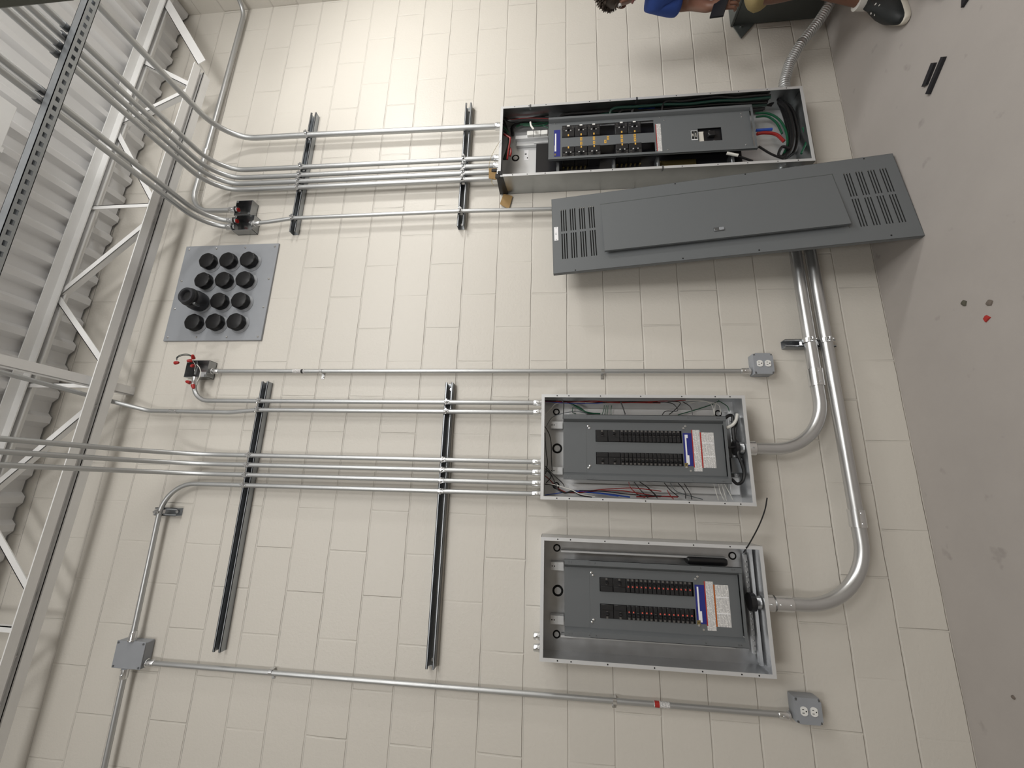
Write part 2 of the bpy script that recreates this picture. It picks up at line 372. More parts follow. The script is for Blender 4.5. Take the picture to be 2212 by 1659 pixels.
# ------------------------------------------------------------------ conduits
def fitting(p, axis, r, parent, name='connector', L=.045):
    """set-screw connector: sleeve, lock ring and a screw, along axis from the box at p"""
    p, a = Vector(p), Vector(axis).normalized(); m = MB()
    m.lathe([(0, 0), (r*1.55, 0), (r*1.55, .006), (r*1.32, .007), (r*1.32, L-.004), (r*1.15, L), (0, L)], p, a, 16)
    q = p+a*(L*.6); m.cyl(q+Vector((0, -r*1.2, 0)), q+Vector((0, -r*1.75, 0)), .004, n=8)
    return m.build(name, 'zinc', parent)
def coupling(p, axis, r, parent, L=.05, screws=True):
    p, a = Vector(p), Vector(axis).normalized(); m = MB()
    m.lathe([(r*1.02, -L/2), (r*1.2, -L/2), (r*1.2, L/2), (r*1.02, L/2)], p, a, 18)
    if screws:
        for s_ in (-.3, .3): m.cyl(p+a*s_*L+Vector((0, -r*1.1, 0)), p+a*s_*L+Vector((0, -r*1.1-.007, 0)), .0045, n=8)
    return m.build('coupling', 'zinc', parent)
def conduit(path, r, label, cat='conduit', rr=.13, group=None, m='emt', seg=10, name='conduit'):
    t = empty(name, path[0], label, cat, group)
    MB().tube(fillet(path, rr, seg), r, 14).build('tube', m, t)
    return t
CY = -.055; TOPB = 2.030; YO = -4.2
C = []
names = ['first', 'second', 'third', 'fourth', 'fifth']
xs0 = [1.132, .893, .838, .791, .744]; xs1 = [1.157, .905, .843, .796, .750]; xs2 = [1.150, .909, .858, .802, .755]
rad = [.0175, .0148, .0148, .0148, .0148]
for i in range(5):
    z = 3.925+rad[i]-.0117
    c = conduit([(xs0[i], CY, TOPB), (xs1[i], -.041-rad[i], ZU), (xs1[i]+.008, -.041-rad[i], z), (xs2[i], YO, z+.02)], rad[i],
        names[i]+' conduit from the right of those rising from the tall open panelboard', rr=[.05, .19] if i else [.05, .22])
    fitting((xs0[i], CY, TOPB+.001), (0, 0, 1), rad[i], c); C.append(c)
p6 = conduit([(.511, .002, 1.56), (.511, -.053, 1.56), (.526, -.053, ZL), (.526, -.053, ZU), (.505, -.055, 3.50), (.499, -.055, 3.600)], .0117,
    'conduit dropping from the twin junction boxes to behind the leaning grey cover', rr=[.05, .1, .1, .1])
fitting((.499, -.055, 3.599), (0, 0, -1), .0117, p6)
pa = conduit([(.528, -.050, 3.742), (.533, -.050, 3.925), (.575, YO, 3.945)], .0148, 'right conduit of the close pair rising from the twin junction boxes', rr=[.19])
pb = conduit([(.482, -.050, 3.742), (.486, -.050, 3.925), (.530, YO, 3.945)], .0148, 'left conduit of the close pair rising from the twin junction boxes', rr=[.19])
for c, x in ((pa, .528), (pb, .482)): fitting((x, -.050, 3.742), (0, 0, 1), .0148, c)
pc = conduit([(.612, -.045, 3.752), (.616, -.045, 4.085), (1.4, -.035, 4.075), (2.405, -.035, 4.055), (2.415, -.9, 4.06)], .0148,
    'conduit hugging the top of the block wall that turns onto the side wall', rr=[.15, .3, .10])
fitting((.612, -.045, 3.752), (0, 0, 1), .0148, pc); coupling((1.08, -.041, 4.080), (1, 0, 0), .0148, pc)
# six on the long struts
ZP = 1.757; rm = .0122; ym = -.041-rm
ma = conduit([(-.649, ym, ZP), (-.651, ym, ZU), (-.651, -.05, 3.768), (-.515, -.05, 3.768)], rm, 'conduit rising to the open box with red wire nuts', rr=[.3, .11])
fitting((-.513, -.05, 3.768), (-1, 0, 0), rm, ma)
mb = conduit([(-.699, ym, ZP), (-.702, ym, ZU), (-.716, -.045, 3.52), (-.712, -.050, 4.02), (-.652, -.14, 4.285), (-.608, -.5, 4.385), (-.60, -1.2, 4.47)], rm,
    'conduit with a kinked bend that slips up over the white joist', rr=[.25, .25, .12, .12, .3], m='emt')
coupling((-.714, -.047, 3.86), (0, 0, 1), rm, mb)
mm = []
for i, (x, w_) in enumerate(((-.952, 'right'), (-1.003, 'middle'), (-1.056, 'left'))):
    c = conduit([(x, ym, ZP), (x, ym, 3.80), (x, -.75, 3.955), (x, YO, 4.10)], rm, w_+' conduit of the trio rising from the middle panelboard and under the joist', rr=[.36, .3], seg=16); mm.append(c)
md = conduit([(-1.108, ym, ZP), (-1.111, ym, 3.803), (-1.88, -.050, 3.795)], rm, 'conduit that bends left at the top toward the grey covered box', rr=[.17])
fitting((-1.882, -.05, 3.795), (1, 0, 0), rm, md)
for c, x in ((ma, -.649), (mb, -.699), (mm[0], -.952), (mm[1], -1.003), (mm[2], -1.056), (md, -1.108)): fitting((x, ym, ZP+.001), (0, 0, 1), rm, c)
# outlet drops
oa = conduit([(-.470, -.028, 3.695), (-.470, -.028, .712)], .0117, 'conduit falling from the red-nut box to the outlet below the middle panelboard', rr=.1)
fitting((-.470, -.028, .704), (0, 0, 1), .0117, oa); fitting((-.470, -.028, 3.695), (0, 0, -1), .0117, oa)
for z0, z1, m_ in ((3.115, 3.185, 'paper'),):
    MB().lathe([(.0119, z0-3.15), (.0124, z0-3.15), (.0124, z1-3.15), (.0119, z1-3.15)], (-.470, -.028, 3.15), (0, 0, 1), 18).build('sticker', 'print', oa, label='white printed sticker wrapped around the tube')
MB().lathe([(.0119, -.006), (.0126, -.006), (.0126, .006), (.0119, .006)], (-.470, -.028, 3.128), (0, 0, 1), 18).build('sticker_mark', 'black', oa)
ob_ = conduit([(-1.980, -.028, 3.712), (-1.976, -.028, .712)], .0117, 'conduit falling from the grey covered box to the leftmost outlet', rr=.1)
fitting((-1.976, -.028, .704), (0, 0, 1), .0117, ob_); fitting((-1.980, -.028, 3.712), (0, 0, -1), .0117, ob_)
MB().lathe([(.0119, -.033), (.0125, -.033), (.0125, .033), (.0119, .033)], (-1.976, -.028, 1.225), (0, 0, 1), 18).build('sticker', 'print', ob_, label='torn white printed sticker on the tube')
MB().lathe([(.0119, -.010), (.0127, -.010), (.0127, .010), (.0119, .010)], (-1.976, -.028, 1.245), (0, 0, 1), 18).build('sticker_mark', 'red', ob_)
oc = conduit([(-2.005, -.050, 3.795), (-4.6, -.05, 3.765)], rm, 'conduit running left along the wall from the grey covered box', rr=.1)
fitting((-2.004, -.050, 3.795), (-1, 0, 0), rm, oc)

# the two big pipes that feed the smaller panelboards
RB = .0279
def locknut(p, ax, r, parent): 
    return MB().lathe([(r*1.02, 0), (r*1.38, 0), (r*1.38, .012), (r*1.02, .012)], p, ax, 8).build('locknut', 'zinc', parent)
b1 = conduit([(.672, -.069, .432), (-.866, -.069, .418), (-.866, -.075, .792)], RB, 'big steel pipe elbowing up into the middle panelboard', 'pipe', rr=[.235], m='pipe', seg=18, name='steel_pipe')
fitting((-.866, -.075, .793), (0, 0, -1), RB, b1, L=.05); coupling((-.515, -.069, .421), (1, 0, 0), RB, b1, L=.085)
MB().cyl((-.866, -.075, .800), (-.866, -.075, .835), RB*1.02, n=20).build('threaded_end', 'zinc', b1)
MB().lathe([(RB*.75, 0), (RB*1.3, 0), (RB*1.3, .016), (RB*.75, .016)], (-.866, -.075, .822), (0, 0, 1), 20).build('bushing', 'black', b1)
b2 = conduit([(.672, -.069, .358), (-1.537, -.069, .335), (-1.537, -.075, .790)], RB, 'big steel pipe sweeping lowest and farthest left, up into the leftmost panelboard', 'pipe', rr=[.270], m='pipe', seg=18, name='steel_pipe')
fitting((-1.537, -.075, .790), (0, 0, -1), RB, b2, L=.05); coupling((-1.17, -.069, .339), (1, 0, 0), RB, b2, L=.075); coupling((-1.537, -.075, .700), (0, 0, 1), RB, b2, L=.07)
MB().cyl((-1.537, -.075, .796), (-1.537, -.075, .835), RB*1.02, n=20).build('threaded_end', 'zinc', b2)
MB().lathe([(RB*.72, 0), (RB*1.35, 0), (RB*1.35, .022), (RB*.72, .022)], (-1.537, -.075, .818), (0, 0, 1), 20).build('bushing', 'black', b2)
for z in (.432, .358):
    fitting((.671, -.069, z), (-1, 0, 0), RB, b1 if z > .4 else b2, L=.05)

# ------------------------------------------------------------------ straps that clamp the conduits to the struts
def strut_strap(x, z, r, label, vertical=False):
    """two halves hooked in the channel meeting at a bolt beyond the tube"""
    yb = -.041
    def half(sg):
        m = MB(); o = [];  n = 9; w = .011; th = .0022
        prof = []
        for k in range(n+1):
            a = -PI*.42 + (PI*.92)*k/n; prof.append((r*1.06*math.cos(a), r*1.06*math.sin(a)))
        pts = [(r*.85, yb+.012)]+[(px, yb-r+(-py)) for px, py in prof]+[(.002, yb-2*r-.016)]
        ring = []
        for dz in (-w, w):
            pass
        for px, py in pts: ring.append((px*sg, py))
        for (a0, a1), (c0, c1) in zip(ring[:-1], ring[1:]):
            dx, dy = c0-a0, c1-a1; l = math.hypot(dx, dy) or 1; nx, ny = -dy/l*th, dx/l*th
            q = [(a0, a1), (c0, c1), (c0+nx, c1+ny), (a0+nx, a1+ny)]
            if not vertical: c8 = [(x+u, v, z-w) for u, v in q]+[(x+u, v, z+w) for u, v in q]
            else: c8 = [(x-w, v, z+u) for u, v in q]+[(x+w, v, z+u) for u, v in q]
            m.hexa(c8)
        return m
    t = empty('conduit_strap', (x, 0, z-.011) if not vertical else (x, 0, z-r), label, 'conduit strap', None)
    half(1).build('strap_half', 'zinc', t); half(-1).build('strap_half', 'zinc', t)
    e = Vector((1, 0, 0)) if not vertical else Vector((0, 0, 1)); p = Vector((x, yb-2*r-.009, z)); m = MB()
    m.cyl(p-e*.016, p+e*.012, .0032, n=8); m.cyl(p+e*.008, p+e*.014, .0062, n=6); m.cyl(p-e*.016, p-e*.012, .0058, n=10)
    m.build('bolt', 'zinc', t); return t
def strap_row(xs, rs, z, strut, nm):
    for x, r, k in zip(xs, rs, nm): strut_strap(x, z, r, 'zinc strap on the '+strut+', '+k)
o6 = ['on its first conduit from the right', 'on its second conduit from the right', 'on its third conduit from the right', 'on its fourth conduit from the right', 'on its fifth conduit from the right', 'on its last conduit at the left end']
strap_row(xs1+[.526], rad+[.0117], ZU, 'short upper strut', o6)
strap_row([.896, .840, .793, .746, .526], [.0148]*4+[.0117], ZL, 'short lower strut', o6[1:])
XM = [-.651, -.701, -.952, -1.003, -1.056, -1.110]
strap_row(XM, [rm]*6, ZU, 'long upper strut', o6); strap_row([-.650, -.700]+XM[2:5]+[-1.109], [rm]*6, ZL, 'long lower strut', o6)
strut_strap(-.325, .4262, RB, 'wide zinc strap around the upper of the two big pipes', True)
strut_strap(-.325, .3478, RB, 'wide zinc strap around the lower of the two big pipes', True)
strut_strap(-1.262, 3.8015, rm, 'zinc strap on the stub of strut where a conduit turns left', True)
# one-hole straps on the drops
def one_hole(x, z, r, sd, label):
    t = empty('conduit_strap', (x, 0, z-.008), label, 'conduit strap'); m = MB()
    pts = [(x-sd*r*1.1, -.004), (x-sd*r*1.15, -.028)]+[(x-sd*r*1.15*math.cos(a), -.028-r*1.15*math.sin(a)) for a in (PI*k/8 for k in range(1, 8))]+[(x+sd*r*1.15, -.028), (x+sd*r*1.3, -.004), (x+sd*(r+.026), -.003)]
    for a, b in zip(pts[:-1], pts[1:]):
        dx, dy = b[0]-a[0], b[1]-a[1]; l = math.hypot(dx, dy); nx, ny = dy/l*.0016, -dx/l*.0016
        q = [a, b, (b[0]+nx, b[1]+ny), (a[0]+nx, a[1]+ny)]
        m.hexa([(u, v, z-.008) for u, v in q]+[(u, v, z+.008) for u, v in q])
    m.build('band', 'zinc', t); MB().cyl((x+sd*(r+.017), -.003, z), (x+sd*(r+.017), -.009, z), .006, n=8).build('screw', 'zinc', t); return t
one_hole(-.470, 3.015, .0117, -1, 'one-hole strap high on the drop from the red-nut box')
one_hole(-.470, 1.442, .0117, -1, 'one-hole strap low on the drop beside the middle panelboard')
one_hole(-1.976, 3.045, .0117, -1, 'one-hole strap high on the leftmost drop')
one_hole(-1.976, 1.425, .0117, -1, 'one-hole strap low on the leftmost drop')

# ------------------------------------------------------------------ trapeze of perforated strut carrying the overhead conduits
tz, ty = 3.870, -.9355
tr = empty('strut_trapeze', (.6, ty, tz), 'perforated strut hung overhead with conduits lying across it', 'strut trapeze')
m = MB(); w = .0205; tk = .0025; x0, x1 = -.62, 1.75; pit = .0476; hw, hl = .0072, .0143
def band(xa, xb, ya, yb): m.box((xa, ya, tz), (xb, yb, tz+tk))
band(x0, x1, ty-w, ty-hw); band(x0, x1, ty+hw, ty+w)
xx = -.618
while xx < x1:
    e = min(xx+pit-2*hl+.006, x1); band(xx, e, ty-hw, ty+hw); xx += pit
for s_ in (-1, 1):
    m.box((x0, ty+s_*w, tz), (x1, ty+s_*(w-tk), tz+.041)); m.box((x0, ty+s_*w, tz+.041-tk), (x1, ty+s_*(w-.0095), tz+.041))
m.build('channel', 'strut', tr)
for xx in (-.56, 1.68):
    MB().cyl((xx, ty, tz-.02), (xx, ty, zdeck(xx)+.004), .0048, n=8).build('threaded_rod', 'zinc', tr)
    k = MB(); k.cyl((xx, ty, tz-.010), (xx, ty, tz), .0095, n=6); k.box((xx-.018, ty-.018, tz+.041), (xx+.018, ty+.018, tz+.045)); k.build('nut', 'zinc', tr)
for x, r, nm in zip(xs2+[.543, .496], rad+[.0148]*2, o6[:5]+['on the right conduit of its close pair', 'on the left conduit of its close pair']):
    t = empty('conduit_strap', (x, ty, tz+.041), 'dark strap on the overhead perforated strut, '+nm, 'conduit strap')
    k = MB(); k.lathe([(r*1.01, -.034), (r*1.16, -.034), (r*1.16, -.012), (r*1.01, -.012)], (x, ty, 3.925+r-.0117+.004), (0, 1, 0), 16); k.build('band', 'dsteel', t)

# dark hanging housing at the right edge
hs = empty('hanging_housing', (.80, -1.3, 3.49), 'dark olive metal housing hanging overhead at the right', 'housing')
MB().box((.645, -1.42, 3.495), (.98, -1.20, 3.84), .006).build('casing', 'olive', hs)
for xx in (.70, .93): MB().cyl((xx, -1.31, 3.84), (xx, -1.31, zdeck(xx)+.004), .004, n=8).build('hanger_rod', 'dsteel', hs)

# white duct just under the deck at the far left of the view
dk = empty('white_duct', (.1, -.83, 4.48), 'white square duct tucked under the roof deck, nearer than the joist', 'duct')
MB().box((-.9, -.95, 4.485), (.765, -.712, 4.60), .004).build('duct_body', 'joist', dk)
for xx in (-.6, .5): MB().box((xx-.015, -.955, 4.480), (xx+.015, -.707, zdeck(xx)+.004), .001).build('hanger', 'joist', dk)
# wire runs in room coordinates: panel, colour, radius, points
WIRES = [
    ('mid','black',0.0022,[(-0.777,-0.09,1.741),(-0.816,-0.09,1.719),(-0.863,-0.09,1.709),(-0.936,-0.09,1.707),(-1.0,-0.09,1.703)]),
    ('mid','black',0.0022,[(-0.81,-0.1,1.74),(-0.899,-0.1,1.734),(-0.956,-0.1,1.726),(-1.005,-0.1,1.735)]),
    ('mid','grey',0.0018,[(-0.773,-0.06,1.734),(-0.756,-0.06,1.726),(-0.724,-0.06,1.703),(-0.703,-0.06,1.647),(-0.694,-0.06,1.583),(-0.702,-0.06,1.528)]),
    ('mid','green',0.004,[(-0.653,-0.05,1.607),(-0.668,-0.05,1.583),(-0.684,-0.05,1.551),(-0.699,-0.05,1.52),(-0.702,-0.05,1.461)]),
    ('mid','green',0.003,[(-0.648,-0.045,1.619),(-0.667,-0.045,1.567),(-0.691,-0.045,1.535),(-0.699,-0.045,1.496)]),
    ('mid','green',0.002,[(-0.668,-0.05,1.599),(-0.696,-0.05,1.601),(-0.704,-0.05,1.583)]),
    ('mid','green',0.0018,[(-0.658,-0.05,1.44),(-0.683,-0.05,1.444),(-0.707,-0.05,1.453)]),
    ('mid','green',0.0018,[(-0.658,-0.05,1.43),(-0.683,-0.05,1.434),(-0.707,-0.05,1.44)]),
    ('mid','green',0.0018,[(-0.658,-0.05,1.421),(-0.682,-0.05,1.424),(-0.707,-0.05,1.427)]),
    ('mid','green',0.0018,[(-0.658,-0.05,1.403),(-0.682,-0.05,1.407),(-0.706,-0.05,1.407)]),
    ('mid','black',0.004,[(-0.638,-0.05,1.742),(-0.64,-0.05,1.627),(-0.644,-0.05,1.487),(-0.64,-0.05,1.369),(-0.638,-0.05,1.175)]),
    ('mid','red',0.002,[(-0.643,-0.06,1.741),(-0.645,-0.06,1.627),(-0.638,-0.06,1.488),(-0.647,-0.06,1.371),(-0.637,-0.06,1.178)]),
    ('mid','red',0.002,[(-0.639,-0.055,1.687),(-0.648,-0.055,1.583),(-0.641,-0.055,1.448),(-0.644,-0.055,1.292),(-0.645,-0.055,1.162)]),
    ('mid','blue',0.002,[(-0.644,-0.06,1.739),(-0.65,-0.06,1.639),(-0.651,-0.06,1.504),(-0.648,-0.06,1.449)]),
    ('mid','white',0.0022,[(-0.709,-0.055,1.741),(-0.678,-0.055,1.711),(-0.649,-0.055,1.675),(-0.645,-0.055,1.567),(-0.651,-0.055,1.448)]),
    ('mid','black',0.0028,[(-0.64,-0.11,1.661),(-0.66,-0.11,1.648),(-0.696,-0.11,1.648),(-0.74,-0.11,1.65)]),
    ('mid','black',0.003,[(-0.648,-0.09,1.363),(-0.677,-0.09,1.353),(-0.712,-0.09,1.343)]),
    ('mid','black',0.004,[(-1.058,-0.07,1.739),(-1.063,-0.07,1.7),(-1.084,-0.07,1.674),(-1.098,-0.07,1.64),(-1.09,-0.07,1.602),(-1.107,-0.07,1.565),(-1.113,-0.07,1.512)]),
    ('mid','white',0.0022,[(-1.055,-0.078,1.739),(-1.061,-0.078,1.693),(-1.076,-0.078,1.636),(-1.086,-0.078,1.602),(-1.103,-0.078,1.565),(-1.112,-0.078,1.498)]),
    ('mid','red',0.0022,[(-1.019,-0.06,1.739),(-1.041,-0.06,1.712),(-1.07,-0.06,1.685),(-1.094,-0.06,1.639),(-1.095,-0.06,1.587),(-1.083,-0.06,1.511),(-1.073,-0.06,1.421),(-1.066,-0.06,1.31),(-1.077,-0.06,1.183)]),
    ('mid','red',0.0022,[(-1.098,-0.055,1.639),(-1.096,-0.055,1.571),(-1.086,-0.055,1.496),(-1.079,-0.055,1.384),(-1.091,-0.055,1.274),(-1.103,-0.055,1.187)]),
    ('mid','blue',0.0022,[(-1.112,-0.06,1.738),(-1.101,-0.06,1.674),(-1.089,-0.06,1.586),(-1.094,-0.06,1.496),(-1.107,-0.06,1.385)]),
    ('mid','blue',0.0035,[(-1.09,-0.05,1.586),(-1.096,-0.05,1.458),(-1.109,-0.05,1.329)]),
    ('mid','black',0.0022,[(-1.085,-0.065,1.572),(-1.085,-0.065,1.459),(-1.096,-0.065,1.331),(-1.099,-0.065,1.185)]),
    ('mid','black',0.0022,[(-0.974,-0.09,1.737),(-1.011,-0.09,1.701),(-1.051,-0.09,1.655),(-1.069,-0.09,1.644)]),
    ('mid','black',0.0022,[(-0.985,-0.08,1.739),(-1.007,-0.08,1.712),(-1.052,-0.08,1.689),(-1.088,-0.08,1.674)]),
    ('mid','black',0.0022,[(-1.055,-0.085,1.733),(-1.022,-0.085,1.708),(-0.997,-0.085,1.727),(-1.012,-0.085,1.737)]),
    ('mid','red',0.0022,[(-1.037,-0.05,1.333),(-1.067,-0.05,1.323),(-1.095,-0.05,1.291),(-1.109,-0.05,1.259)]),
    ('mid','black',0.0022,[(-1.037,-0.05,1.307),(-1.073,-0.05,1.279),(-1.109,-0.05,1.244)]),
    ('mid','black',0.0022,[(-1.036,-0.05,1.28),(-1.068,-0.05,1.235),(-1.109,-0.05,1.201)]),
    ('mid','white',0.002,[(-0.633,-0.05,1.106),(-0.631,-0.05,1.037),(-0.629,-0.05,0.973),(-0.64,-0.05,0.925),(-0.665,-0.05,0.909),(-0.702,-0.05,0.906)]),
    ('mid','white',0.002,[(-0.641,-0.05,1.087),(-0.643,-0.05,1.023),(-0.633,-0.05,0.955),(-0.642,-0.05,0.907),(-0.655,-0.05,0.878),(-0.701,-0.05,0.875)]),
    ('mid','white',0.002,[(-0.702,-0.05,0.904),(-0.665,-0.05,0.899),(-0.638,-0.05,0.891)]),
    ('mid','black',0.002,[(-0.706,-0.06,1.158),(-0.687,-0.06,1.138),(-0.685,-0.06,1.083),(-0.653,-0.06,1.098),(-0.642,-0.06,1.135),(-0.644,-0.06,1.2)]),
    ('mid','black',0.002,[(-0.704,-0.06,1.124),(-0.681,-0.06,1.096),(-0.649,-0.06,1.067),(-0.638,-0.06,1.082),(-0.637,-0.06,1.128)]),
    ('mid','black',0.002,[(-0.638,-0.06,1.056),(-0.664,-0.06,1.02),(-0.704,-0.06,1.012)]),
    ('mid','red',0.002,[(-0.643,-0.055,1.222),(-0.635,-0.055,1.164),(-0.634,-0.055,1.096),(-0.63,-0.055,1.039)]),
    ('mid','green',0.0022,[(-0.702,-0.04,1.077),(-0.676,-0.04,0.992),(-0.651,-0.04,0.919),(-0.631,-0.04,0.876)]),
    ('mid','green',0.0022,[(-0.629,-0.05,0.88),(-0.657,-0.05,0.841),(-0.684,-0.05,0.833)]),
    ('mid','black',0.0075,[(-0.723,-0.08,0.867),(-0.709,-0.08,0.846),(-0.717,-0.08,0.832),(-0.786,-0.08,0.837),(-0.838,-0.08,0.835),(-0.866,-0.08,0.815)]),
    ('mid','black',0.0075,[(-0.719,-0.07,0.809),(-0.761,-0.07,0.817),(-0.814,-0.07,0.827),(-0.844,-0.07,0.81),(-0.874,-0.07,0.806),(-0.889,-0.07,0.82)]),
    ('mid','white',0.0075,[(-0.773,-0.095,0.872),(-0.758,-0.095,0.842),(-0.735,-0.095,0.824),(-0.704,-0.095,0.815)]),
    ('mid','black',0.0075,[(-0.873,-0.1,0.825),(-0.899,-0.1,0.833),(-0.935,-0.1,0.822),(-0.982,-0.1,0.814),(-1.021,-0.1,0.824),(-1.034,-0.1,0.849),(-1.013,-0.1,0.872)]),
    ('mid','black',0.006,[(-0.867,-0.09,0.868),(-0.861,-0.09,0.825)]),
    ('mid','black',0.0022,[(-1.037,-0.05,1.165),(-1.069,-0.05,1.14),(-1.1,-0.05,1.102)]),
    ('mid','black',0.0022,[(-1.037,-0.05,1.1),(-1.074,-0.05,1.072),(-1.108,-0.05,1.07)]),
    ('mid','black',0.0022,[(-1.038,-0.05,1.073),(-1.084,-0.05,1.047),(-1.111,-0.05,1.042)]),
    ('mid','black',0.0022,[(-1.068,-0.06,1.244),(-1.089,-0.06,1.216),(-1.11,-0.06,1.203)]),
    ('mid','red',0.0022,[(-1.069,-0.05,1.154),(-1.094,-0.05,1.141),(-1.112,-0.05,1.126)]),
    ('mid','red',0.003,[(-1.106,-0.045,1.298),(-1.104,-0.045,1.243),(-1.101,-0.045,1.184),(-1.101,-0.045,1.104)]),
    ('mid','grey',0.002,[(-1.037,-0.04,1.135),(-1.078,-0.04,1.102),(-1.109,-0.04,0.989)]),
    ('mid','white',0.002,[(-1.035,-0.05,0.936),(-1.073,-0.05,0.929),(-1.11,-0.05,0.921)]),
    ('mid','white',0.002,[(-1.035,-0.05,0.915),(-1.076,-0.05,0.908),(-1.111,-0.05,0.895)]),
    ('mid','white',0.002,[(-1.034,-0.05,0.901),(-1.068,-0.05,0.893),(-1.111,-0.05,0.885)]),
    ('mid','white',0.002,[(-1.034,-0.05,0.888),(-1.075,-0.05,0.869),(-1.107,-0.05,0.856)]),
    ('big','black',0.011,[(1.204,-0.05,0.387),(1.135,-0.05,0.368),(1.025,-0.05,0.354),(0.93,-0.05,0.356),(0.839,-0.05,0.376),(0.795,-0.05,0.409)]),
    ('big','black',0.011,[(1.191,-0.062,0.391),(1.121,-0.062,0.362),(1.012,-0.062,0.348),(0.918,-0.062,0.351),(0.827,-0.062,0.373),(0.784,-0.062,0.407)]),
    ('big','black',0.011,[(1.178,-0.074,0.394),(1.108,-0.074,0.357),(0.999,-0.074,0.343),(0.906,-0.074,0.346),(0.816,-0.074,0.369),(0.773,-0.074,0.406)]),
    ('big','black',0.011,[(1.203,-0.05,0.376),(1.132,-0.05,0.329),(1.022,-0.05,0.315),(0.928,-0.05,0.318),(0.836,-0.05,0.343),(0.793,-0.05,0.383)]),
    ('big','black',0.008,[(1.19,-0.062,0.379),(1.118,-0.062,0.324),(1.009,-0.062,0.311),(0.915,-0.062,0.314),(0.825,-0.062,0.339),(0.782,-0.062,0.381)]),
    ('big','black',0.008,[(0.762,-0.08,0.41),(0.781,-0.08,0.443),(0.836,-0.08,0.418),(0.822,-0.08,0.38)]),
    ('big','green',0.0065,[(1.101,-0.06,0.525),(1.095,-0.06,0.456),(1.048,-0.06,0.401),(0.969,-0.06,0.374),(0.875,-0.06,0.375),(0.808,-0.06,0.403)]),
    ('big','green',0.006,[(1.086,-0.05,0.518),(1.084,-0.05,0.457),(1.035,-0.05,0.412),(0.956,-0.05,0.389)]),
    ('big','green',0.006,[(0.94,-0.1,0.304),(0.854,-0.1,0.296),(0.766,-0.1,0.336)]),
    ('big','red',0.009,[(0.916,-0.1,0.553),(0.92,-0.1,0.508),(0.904,-0.1,0.451),(0.854,-0.1,0.415)]),
    ('big','blue',0.008,[(0.951,-0.09,0.549),(0.951,-0.09,0.504),(0.951,-0.09,0.463)]),
    ('big','black',0.006,[(0.839,-0.09,0.548),(0.78,-0.09,0.483),(0.741,-0.09,0.413)]),
    ('big','black',0.006,[(0.792,-0.08,0.693),(0.783,-0.08,0.649),(0.751,-0.08,0.584)]),
    ('big','white',0.008,[(0.778,-0.12,0.737),(0.759,-0.12,0.678)]),
    ('big','green',0.0035,[(1.124,-0.07,1.916),(1.116,-0.07,1.852),(1.125,-0.07,1.794),(1.133,-0.07,1.742)]),
    ('big','green',0.0035,[(1.111,-0.07,1.899),(1.101,-0.07,1.829),(1.104,-0.07,1.775),(1.113,-0.07,1.741)]),
    ('big','green',0.0035,[(1.104,-0.065,1.852),(1.104,-0.065,1.782),(1.086,-0.065,1.741)]),
    ('big','green',0.005,[(1.126,-0.05,1.942),(1.145,-0.05,1.89),(1.139,-0.05,1.819),(1.145,-0.05,1.742)]),
    ('big','black',0.006,[(1.238,-0.05,2.026),(1.193,-0.05,1.982),(1.201,-0.05,1.915),(1.197,-0.05,1.843),(1.18,-0.05,1.739)]),
    ('big','black',0.006,[(1.215,-0.06,2.021),(1.177,-0.06,1.98),(1.182,-0.06,1.914),(1.179,-0.06,1.842),(1.163,-0.06,1.738)]),
    ('big','red',0.004,[(1.193,-0.07,2.017),(1.16,-0.07,1.979),(1.163,-0.07,1.912),(1.16,-0.07,1.841),(1.146,-0.07,1.738)]),
    ('big','black',0.006,[(1.17,-0.08,2.012),(1.144,-0.08,1.977),(1.145,-0.08,1.911),(1.142,-0.08,1.841),(1.129,-0.08,1.738)]),
    ('big','black',0.006,[(1.147,-0.09,2.008),(1.128,-0.09,1.976),(1.126,-0.09,1.91),(1.124,-0.09,1.84),(1.112,-0.09,1.737)]),
    ('big','black',0.006,[(1.168,-0.06,2.021),(1.109,-0.06,2.002),(1.024,-0.06,1.985),(0.954,-0.06,1.992),(0.875,-0.06,2.013)]),
    ('big','black',0.006,[(1.129,-0.072,2.018),(1.079,-0.072,1.995),(1.012,-0.072,1.981),(0.943,-0.072,1.988),(0.863,-0.072,2.005)]),
    ('big','green',0.006,[(1.091,-0.084,2.015),(1.049,-0.084,1.989),(1.0,-0.084,1.977),(0.931,-0.084,1.984),(0.852,-0.084,1.998)]),
    ('big','black',0.006,[(1.053,-0.096,2.012),(1.02,-0.096,1.982),(0.988,-0.096,1.973),(0.919,-0.096,1.98),(0.841,-0.096,1.99)]),
    ('big','red',0.006,[(1.015,-0.108,2.01),(0.99,-0.108,1.976),(0.976,-0.108,1.969),(0.908,-0.108,1.976),(0.829,-0.108,1.983)]),
    ('big','red',0.006,[(0.932,-0.1,1.978),(0.906,-0.1,1.965),(0.881,-0.1,1.963),(0.86,-0.1,1.968)]),
    ('big','white',0.006,[(1.101,-0.1,1.849),(1.073,-0.1,1.844),(1.046,-0.1,1.828)]),
    ('big','blue',0.008,[(1.16,-0.08,1.199),(1.174,-0.08,1.159),(1.17,-0.08,1.1)]),
    ('big','blue',0.009,[(1.264,-0.06,1.226),(1.24,-0.06,1.177),(1.239,-0.06,1.092),(1.234,-0.06,1.028)]),
    ('big','red',0.003,[(1.17,-0.07,1.499),(1.177,-0.07,1.468),(1.217,-0.07,1.411),(1.221,-0.07,1.378)]),
    ('big','black',0.005,[(1.194,-0.06,1.503),(1.216,-0.06,1.461),(1.241,-0.06,1.405),(1.215,-0.06,1.372),(1.184,-0.06,1.381)]),
    ('big','grey',0.005,[(1.264,-0.06,1.564),(1.242,-0.06,1.533),(1.193,-0.06,1.487)]),
